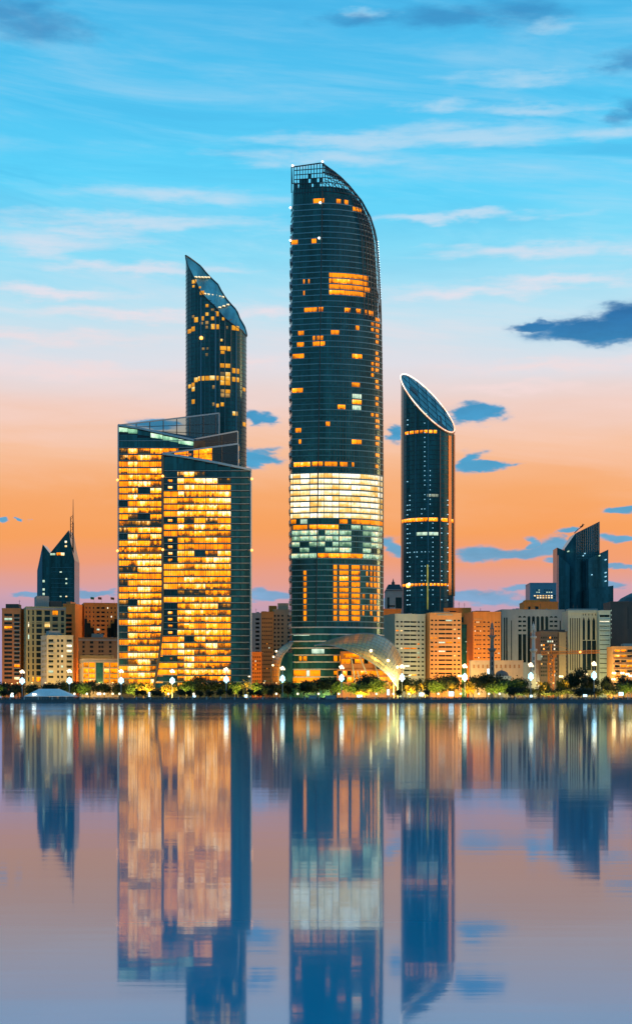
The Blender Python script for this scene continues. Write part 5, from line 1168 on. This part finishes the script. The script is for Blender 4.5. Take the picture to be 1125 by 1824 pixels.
PH = {'dark': 9.0, 'green': 9.0, 'gold': 8.0, 'palm': 9.0, 'ball': 6.0}; PR = {'dark': 5.9, 'green': 5.7, 'gold': 4.6, 'palm': 4.2, 'ball': 3.0}
LAB = {'dark': ('broad dark unlit tree on the promenade', 'dark promenade trees'), 'green': ('leafy green tree catching lamp light', 'green promenade trees'), 'gold': ('round yellow lamp-lit tree', 'lit yellow trees'),
       'palm': ('golden palm lit from below', 'lit palms'), 'ball': ('small dark clipped round tree', 'clipped trees')}
used = set(); COUNT = {}
def plant(kind, px, top, wpx, Y):
    COUNT[kind] = COUNT.get(kind, -1) + 1; i = COUNT[kind] % len(PROTO[kind]); src = PROTO[kind][i]
    if (kind, i) in used: o_ = copy_tree(src)
    else: o_ = src; used.add((kind, i))
    h = Z(top, Y) - GZ; r_ = wpx * Y / F / 2
    sx = r_ / PR[kind]; o_.location = (X(px, Y), Y, GZ); o_.scale = (sx, sx, h / PH[kind]); o_.rotation_euler = (0, 0, random.uniform(0, 6.28))
    o_['label'], o_['group'] = LAB[kind][0] + ' ' + zone(px), LAB[kind][1]; o_['category'] = 'tree'
    return o_
# lamp that shines up into a tree
UPL = []
def uplight(px, Y, col=(1.0, .62, .12), power=30000, off=(0, -7.5, 0)):
    x_ = X(px, Y)
    root = thing('garden_uplight', 'little ground flood lamp under a lit tree ' + zone(px), 'lamp', (x_ + off[0], Y + off[1], GZ), group='garden flood lamps')
    mb = MB(); mb.box(x_ + off[0] - .25, x_ + off[0] + .25, Y + off[1] - .15, Y + off[1] + .15, GZ, GZ + .25); mb.build('lamp_housing', S_DARK, root)
    mb = MB(); mb.box(x_ + off[0] - .2, x_ + off[0] + .2, Y + off[1] - .1, Y + off[1] + .1, GZ + .255, GZ + .3); mb.build('lens', glow('uplight_lens', (1, .75, .3), 5), root)
    spot(root, (0, 0, .7), col, power, .3, 35, 120)
for px, top, w_ in [(10, 1217, 34), (33, 1219, 34), (58, 1220, 36), (88, 1217, 38), (112, 1214, 34), (130, 1214, 36), (160, 1213, 40), (186, 1217, 36), (212, 1217, 38), (320, 1221, 40), (352, 1206, 36), (375, 1213, 46), (402, 1213, 46), (424, 1217, 32), (470, 1219, 34), (490, 1218, 38), (513, 1215, 42), (540, 1213, 46), (566, 1210, 48), (590, 1208, 44), (652, 1203, 44), (722, 1207, 42), (742, 1210, 36), (765, 1209, 34), (786, 1205, 44), (808, 1203, 46), (842, 1205, 40), (866, 1200, 46), (886, 1204, 44), (930, 1208, 40), (1030, 1192, 44), (1012, 1204, 30), (1052, 1206, 36), (1082, 1206, 30), (1110, 1206, 36), (1132, 1208, 36), (-8, 1214, 34)]:
    plant('dark', px, top, w_, random.uniform(906, 924))
for px, top, w_ in [(940, 1225, 54), (968, 1226, 50), (1000, 1225, 50), (1032, 1225, 54), (1060, 1226, 46), (1088, 1222, 40), (915, 1224, 44)]: plant('dark', px, top, w_, random.uniform(893, 899))
for px, top, w_ in [(150, 1217, 30), (240, 1218, 30), (332, 1213, 34), (418, 1215, 26), (455, 1215, 26), (604, 1214, 30), (634, 1215, 38), (672, 1210, 42), (776, 1214, 30), (900, 1211, 46), (920, 1212, 38), (880, 1219, 34), (1112, 1216, 32), (3, 1224, 20)]: plant('green', px, top, w_, random.uniform(900, 905)); uplight(px, 900, (1.0, .88, .22), 15000)
for px, top, w_ in [(256, 1215, 30), (300, 1218, 28), (730, 1221, 24), (839, 1215, 25), (968, 1214, 26), (1081, 1215, 20), (648, 1228, 24), (1000, 1208, 24)]: plant('gold', px, top, w_, 897); uplight(px, 897)
for px, top, w_ in [(440, 1208, 28), (695, 1214, 28), (752, 1212, 22), (804, 1214, 30), (268, 1219, 22)]: plant('palm', px, top, w_, 896); uplight(px, 896, power=34000)
for px in (244, 258, 272, 284, 8, 22, 430, 448, 462, 322, 338, 356, 372, 392, 410, 480, 710, 757, 908): plant('ball', px, 1228 + random.uniform(-2, 2), random.uniform(14, 20), 889)
# ------------------------------------------------------------------ lamps
G_UP = glow('warm_mast_lamp', (1.0, .74, .42), 2.2); G_LO = glow('cool_globe', (.42, .84, 1.0), 1.7); G_GL = glow('promenade_globe', (1.0, .82, .5), 1.7)
def make_mast():
    root = thing('lamp_mast', '', 'street lamp'); hT, hL = 18.6, 12.6
    link('base', MB().lathe([(.6, 0), (.6, .5), (.35, .9), (.25, 1.2)], n=10).mesh('base', S_STONE), root)
    link('pole', MB().lathe([(.26, 1.0), (.16, hT)], n=8).mesh('pole', S_STEEL), root)
    mb = MB(); hp = [(1.0 * cos(k_ * pi / 3), 1.0 * sin(k_ * pi / 3), hT + (.35 if k_ % 2 else -.45)) for k_ in range(6)] + [(0, 0, hT + .95)]
    for q_ in hp[:6]: mb.bar((0, 0, hT - .2), q_, .07)
    arm = link('lamp_arm', mb.mesh('lamp_arm', S_STEEL), root)
    head = MB().lathe([(.2, .55), (.58, .35), (.66, .05), (.5, -.3), (.12, -.45)], n=10).mesh('lamp_head', G_UP)
    for q_ in hp: link('lamp_head', head, arm, loc=q_)
    mb = MB(); gp = [(1.0 * cos(k_ * pi / 4), 1.0 * sin(k_ * pi / 4), hL + (.8 if k_ % 2 else -.5)) for k_ in range(8)] + [(0, -.3, hL + 1.6), (0, -.3, hL - 1.5)]
    for q_ in gp: mb.bar((0, 0, hL), q_, .06)
    ring = link('globe_ring', mb.mesh('globe_ring', S_STEEL), root)
    gl_ = MB().ball((0, 0, 0), .74, 8).mesh('globe', G_LO)
    for q_ in gp: link('globe', gl_, ring, loc=q_)
    point(root, (0, -2.6, hT - 1.0), (1.0, .62, .25), 120, 1.2)
    point(root, (0, -2.6, hL - 1.0), (.6, .9, 1.0), 80, 1.2)
    return root
mast = make_mast()
for i, (px, top) in enumerate([(40, 1197), (124, 1196), (216, 1196), (307, 1196), (403, 1193), (503, 1191), (608, 1189), (715.5, 1188), (827, 1187), (944.5, 1185), (1057, 1183)]):
    o_ = mast if i == 0 else copy_tree(mast)
    o_.location = (X(px, 892), 892, GZ); s_ = (Z(top, 892) - GZ) / 18.6; o_.scale = (.92, .92, s_)
    o_['label'] = 'tall mast with warm lamps above cool globes ' + zone(px); o_['group'] = 'lamp masts along the promenade'
def make_lamp():
    root = thing('promenade_lamp', '', 'street lamp')
    link('post', MB().lathe([(.22, 0), (.2, .3), (.09, .4), (.07, 3.0)], n=8).mesh('post', S_DARK), root)
    link('globe', MB().ball((0, 0, 3.45), .62, 10).mesh('globe', G_GL), root)
    point(root, (0, -1.3, 3.2), (1, .8, .45), 20, .6)
    return root
pl0 = make_lamp()
for i, px in enumerate([133, 155, 186, 201, 213, 492, 530, 567, 603, 670, 700, 728, 754, 780, 820, 852, 870, 889, 22, 300, 345]):
    o_ = pl0 if i == 0 else copy_tree(pl0); o_.location = (X(px, 883.5), 883.5, GZ)
    o_['label'] = 'short single-globe promenade lamp ' + zone(px); o_['group'] = 'globe lamps along the railing'
def flood(px, py, Y, label, power, mat, r_=.8, col=(1, .9, .75), group=None):
    x_ = X(px, Y); h = Z(py, Y)
    root = thing('flood_light', label, 'flood light', (x_, Y, GZ), group=group)
    MB().bar((x_, Y, GZ), (x_, Y, h - .2), .13, 6, .09).build('pole', S_STEEL, root)
    MB().box(x_ - r_, x_ + r_, Y - .25, Y + .3, h - r_ * .55, h + r_ * .55).build('housing', S_DARK, root)
    for sx in (-.5, .5): MB().lathe([(.05, -.02), (.42 * r_ / .8, 0), (.42 * r_ / .8, .12), (.05, .2)], (0, 0, 0), 10).mesh('x', mat) if False else MB().ball((x_ + sx * r_, Y - .5, h), r_ * .56, 8).build('lens', mat, root)
    point(root, (0, -2.5, h - GZ), col, power * .12, 1.2)
flood(62, 1237, 885, 'white flood light shining beside the canvas tent', 900, G_BEACON, 1.1)
flood(177, 1236, 885, 'white flood light on a short pole right of the canvas tent', 900, G_BEACON, 1.1)
for px, py, Y_, lab in [(998, 1205, 930, 'paired warm flood light at the foot of the orange crane'), (1005, 1209, 934, 'lower warm flood light just beside the crane foot'), (1041, 1201, 932, 'warm flood light between the crane and the tallest dark tree'), (818, 1204, 930, 'warm flood light beside the mast in front of the light orange office')]:
    flood(px, py, Y_, lab, 1800, glow('warm_flood', (1.0, .72, .35), 2.5), 1.2, (1, .6, .2))
for px, py in [(1092, 1199), (1091, 1210), (1107, 1199), (1116, 1201), (1122, 1204)]:
    flood(px, py, 936, 'warm flood light crowded before the lit terraced building', 1500, MATS['warm_flood'], 1.2, (1, .6, .2), group='flood lights by the terraced building')
for px, py, lab in [(444, 1205, 'slim warm street light by the corner of the lit office'), (729, 1203, 'slim warm street light before the pale green-white block'), (108, 1217, 'small orange street light behind the canvas tent')]:
    flood(px, py, 915, lab, 900, MATS['warm_flood'], .6, (1, .6, .2))
# added lamps, unseen behind trees and front blocks, that brighten the facades
def added_street_lamp(px, Y, col, power):
    x_ = X(px, Y); root = thing('added_street_lamp', 'unseen street lamp added to light the walls, ' + zone(px), 'street lamp', (x_, Y, GZ), group='added lamps that light the walls')
    MB().path([(x_, Y, GZ), (x_, Y, 10), (x_, Y + .8, 11), (x_, Y + 2.2, 11.3)], .11, 6).build('pole', S_STEEL, root)
    MB().box(x_ - .3, x_ + .3, Y + 2, Y + 3.2, 11.1, 11.4).build('lamp_head', glow('added_lamp_head', (1, .6, .2), 5), root)
    spot(root, (0, 2.6, 9.2), col, power * 1.7, 0.6)
SOD, YEL, PAL = (1.0, .44, .06), (1.0, .76, .22), (.80, .95, .62)
for px, Y_, c_, pw in [(8, 955, SOD, 16000), (30, 950, SOD, 10000), (56, 945, YEL, 14000), (80, 935, YEL, 7000), (104, 935, YEL, 7000), (128, 935, SOD, 9000), (152, 933, SOD, 6000), (176, 933, SOD, 6000), (200, 933, SOD, 6000), (456, 950, SOD, 16000), (470, 950, SOD, 16000), (492, 950, SOD, 9000),
        (690, 952, PAL, 9000), (712, 955, PAL, 13000), (734, 955, PAL, 13000), (754, 955, YEL, 9000), (776, 955, SOD, 18000), (798, 955, SOD, 18000), (818, 955, SOD, 18000), (840, 940, YEL, 900), (862, 940, YEL, 700), (906, 940, PAL, 900), (846, 1006, SOD, 13000), (862, 1006, SOD, 13000), (884, 1006, SOD, 13000), (900, 1020, PAL, 8000), (925, 1020, PAL, 8000), (950, 1020, PAL, 8000), (975, 1055, PAL, 5000), (940, 1180, SOD, 12000), (960, 1180, SOD, 12000), (980, 1180, SOD, 9000), (798, 1068, SOD, 12000), (812, 1068, SOD, 12000), (830, 1052, SOD, 12000), (690, 1092, SOD, 12000), (704, 1092, SOD, 9000), (122, 1052, SOD, 9000), (160, 1072, SOD, 10000), (178, 1072, SOD, 10000), (196, 1072, SOD, 10000), (172, 1012, SOD, 6000), (150, 1012, SOD, 6000), (192, 1012, SOD, 6000), (20, 1002, SOD, 6000), (700, 1220, YEL, 8000), (956, 950, YEL, 2500), (986, 955, SOD, 2500), (1018, 990, YEL, 7000), (1036, 990, YEL, 12000), (1054, 990, YEL, 12000), (1076, 985, PAL, 11000), (1100, 950, SOD, 9000), (1120, 950, SOD, 9000)]:
    added_street_lamp(px, Y_, c_, pw)
# ------------------------------------------------------------------ promenade: railing, tent, kiosks, planters, light boxes
RL = thing('railing', 'thin dark metal railing along the top of the quay wall', 'railing', (0, SHORE - .2, 1.5))
mb = MB()
for z_ in (2.05, 2.6): mb.bar((-200, SHORE - .2, z_), (200, SHORE - .2, z_), .05)
mb.build('rail', S_STEEL, RL)
mb = MB(); x = -200.0
while x < 200: mb.bar((x, SHORE - .2, 1.5), (x, SHORE - .2, 2.65), .05); x += 1.35
mb.build('baluster', S_STEEL, RL, 'stuff')
x = -196.0; post = MB().box(-.28, .28, -.28, .28, 0, 1.5); post.box(-.34, .34, -.34, .34, 1.5, 1.62); pm = post.mesh('post', surf('pale_stone', (.30, .32, .30), .8))
while x < 196: link('post', pm, RL, loc=(x, 0, 0)); x += 7.6
TN = thing('canvas_tent', 'white canvas tent with a low gabled roof by the water', 'tent', (X(90, 889), 889, GZ)); Yt = 889.0
a, b = X(46, Yt), X(137, Yt); zr = Z(1227, Yt); ze = Z(1240.5, Yt)
rl, rr_ = X(70, Yt), X(106, Yt)
MB().hexa([(a, Yt - 6, ze), (b, Yt - 6, ze), (b, Yt + 6, ze), (a, Yt + 6, ze)], [(rl, Yt - .3, zr), (rr_, Yt - .3, zr), (rr_, Yt + .3, zr), (rl, Yt + .3, zr)]).build('roof', S_CLOTH, TN)
for i in range(6):
    u = a + (b - a) * i / 6 + .3; MB().box(u, u + (b - a) / 6 - .6, Yt - 5.8, Yt - 5.6, GZ, ze - .1).build('side_panel', surf('grey_canvas', (.06, .08, .085), .8), TN)
for i in range(7): u = a + (b - a) * i / 6; MB().bar((u, Yt - 5.7, GZ), (u, Yt - 5.7, ze), .1).build('pole', S_STEEL, TN)
def kiosk(px0, px1, label):
    Yk = 883.0; a, b = X(px0, Yk), X(px1, Yk)
    root = thing('kiosk', label, 'kiosk', ((a + b) / 2, Yk, GZ)); pale = surf('kiosk_panel', (.16, .21, .22), .6)
    MB().box(a, b, Yk - 1.2, Yk + 1.2, GZ, GZ + 2.4).build('body', pale, root); MB().box(a - .3, b + .3, Yk - 1.7, Yk + 1.5, GZ + 2.4, GZ + 2.65).build('roof', S_GREY, root)
    MB().box(a + .4, b - .4, Yk - 1.3, Yk - 1.18, GZ + 1.0, GZ + 2.1).build('shutter', S_STEEL, root); MB().box(a + .2, b - .2, Yk - 1.6, Yk - 1.2, GZ + .85, GZ + .97).build('counter', S_GREY, root)
kiosk(549, 564, 'small grey kiosk with shutter beside the railing below the tallest tower'); kiosk(579, 598, 'wider grey kiosk on the quay near the globe lamp')
YH = 886.5
for i, px in enumerate(range(4, 1122, 31)):
    w_ = 30.4; a, b = X(px, YH), X(px + w_, YH); R = random.Random(i); mb = MB()
    for k_ in range(520):
        p_ = Vector((R.uniform(a, b), YH + R.uniform(-.6, .6), GZ + .5 + R.uniform(0, 1.0))); n_ = Vector((R.gauss(0, 1), R.gauss(-.5, 1), R.gauss(.4, 1))).normalized(); u = n_.orthogonal().normalized(); v_ = n_.cross(u); s_ = R.uniform(.15, .32); mb.face([p_ - u * s_, p_ - v_ * s_ * .6, p_ + u * s_, p_ + v_ * s_ * .6])
    root = thing('hedge_planter', 'stone planter with low dark hedge ' + zone(px + 12), 'planter', ((a + b) / 2, YH, GZ), group='hedge planters along the promenade')
    mb.build('hedge', F_DARK, root); MB().box(a - .1, b + .1, YH - .8, YH + .8, GZ, GZ + .55).build('trough', S_STONE, root)
for i, (px, py, w_, h_) in enumerate([(266, 1237, 3, 8), (346, 1240, 5, 4), (438, 1240, 5, 5), (691, 1233, 4, 10), (750, 1237, 8, 6), (803, 1236, 9, 8), (945, 1240, 4, 4), (1041, 1239, 7, 4), (1105, 1236, 8, 6), (22, 1238, 6, 7), (640, 1240, 9, 4), (869, 1196, 4, 9)]):
    Yk = 887.6 if py > 1220 else 950; x_ = X(px, Yk); hw = w_ * Yk / F / 2; z0, z1 = max(GZ + .1, Z(py + h_ / 2, Yk)), Z(py - h_ / 2, Yk)
    near = ['by the clipped trees', 'under the dark trees before the lit office', 'under the lit palm by the office corner', 'beside the palm under the metal shell', 'under the palm before the white-green block', 'under the palm before the light orange office', 'in the dark hedge row near the crane', 'between dark trees before the cream arched building', 'at the end of the promenade before the terraced building', 'left of the canvas tent', 'under the green trees by the shell', 'at the foot of the tall minaret'][i]
    root = thing('light_box', 'glowing blue-white panel ' + near, 'light box', (x_, Yk, GZ))
    MB().box(x_ - hw, x_ + hw, Yk - .12, Yk + .12, z0, z1).build('panel', glow('blue_white_panel', (.55, .85, 1.0), 2.2), root)
    mb = MB(); mb.bar((x_ - hw, Yk, GZ), (x_ - hw, Yk, z1), .08); mb.bar((x_ + hw, Yk, GZ), (x_ + hw, Yk, z1), .08); mb.build('frame', S_DARK, root)
# white gate posts under the shell
GP = thing('gate_frame', 'white square portal frame under the right end of the metal shell', 'gate', (X(706, 900), 900, GZ)); a, b = X(700, 900), X(709, 900)
MB().box(a, a + .6, 899.6, 900.4, GZ, Z(1214, 900)).build('post', S_WHITE, GP); MB().box(b - .6, b, 899.6, 900.4, GZ, Z(1214, 900)).build('post', S_WHITE, GP); MB().box(a, b, 899.5, 900.5, Z(1214, 900), Z(1212, 900)).build('beam', S_WHITE, GP)
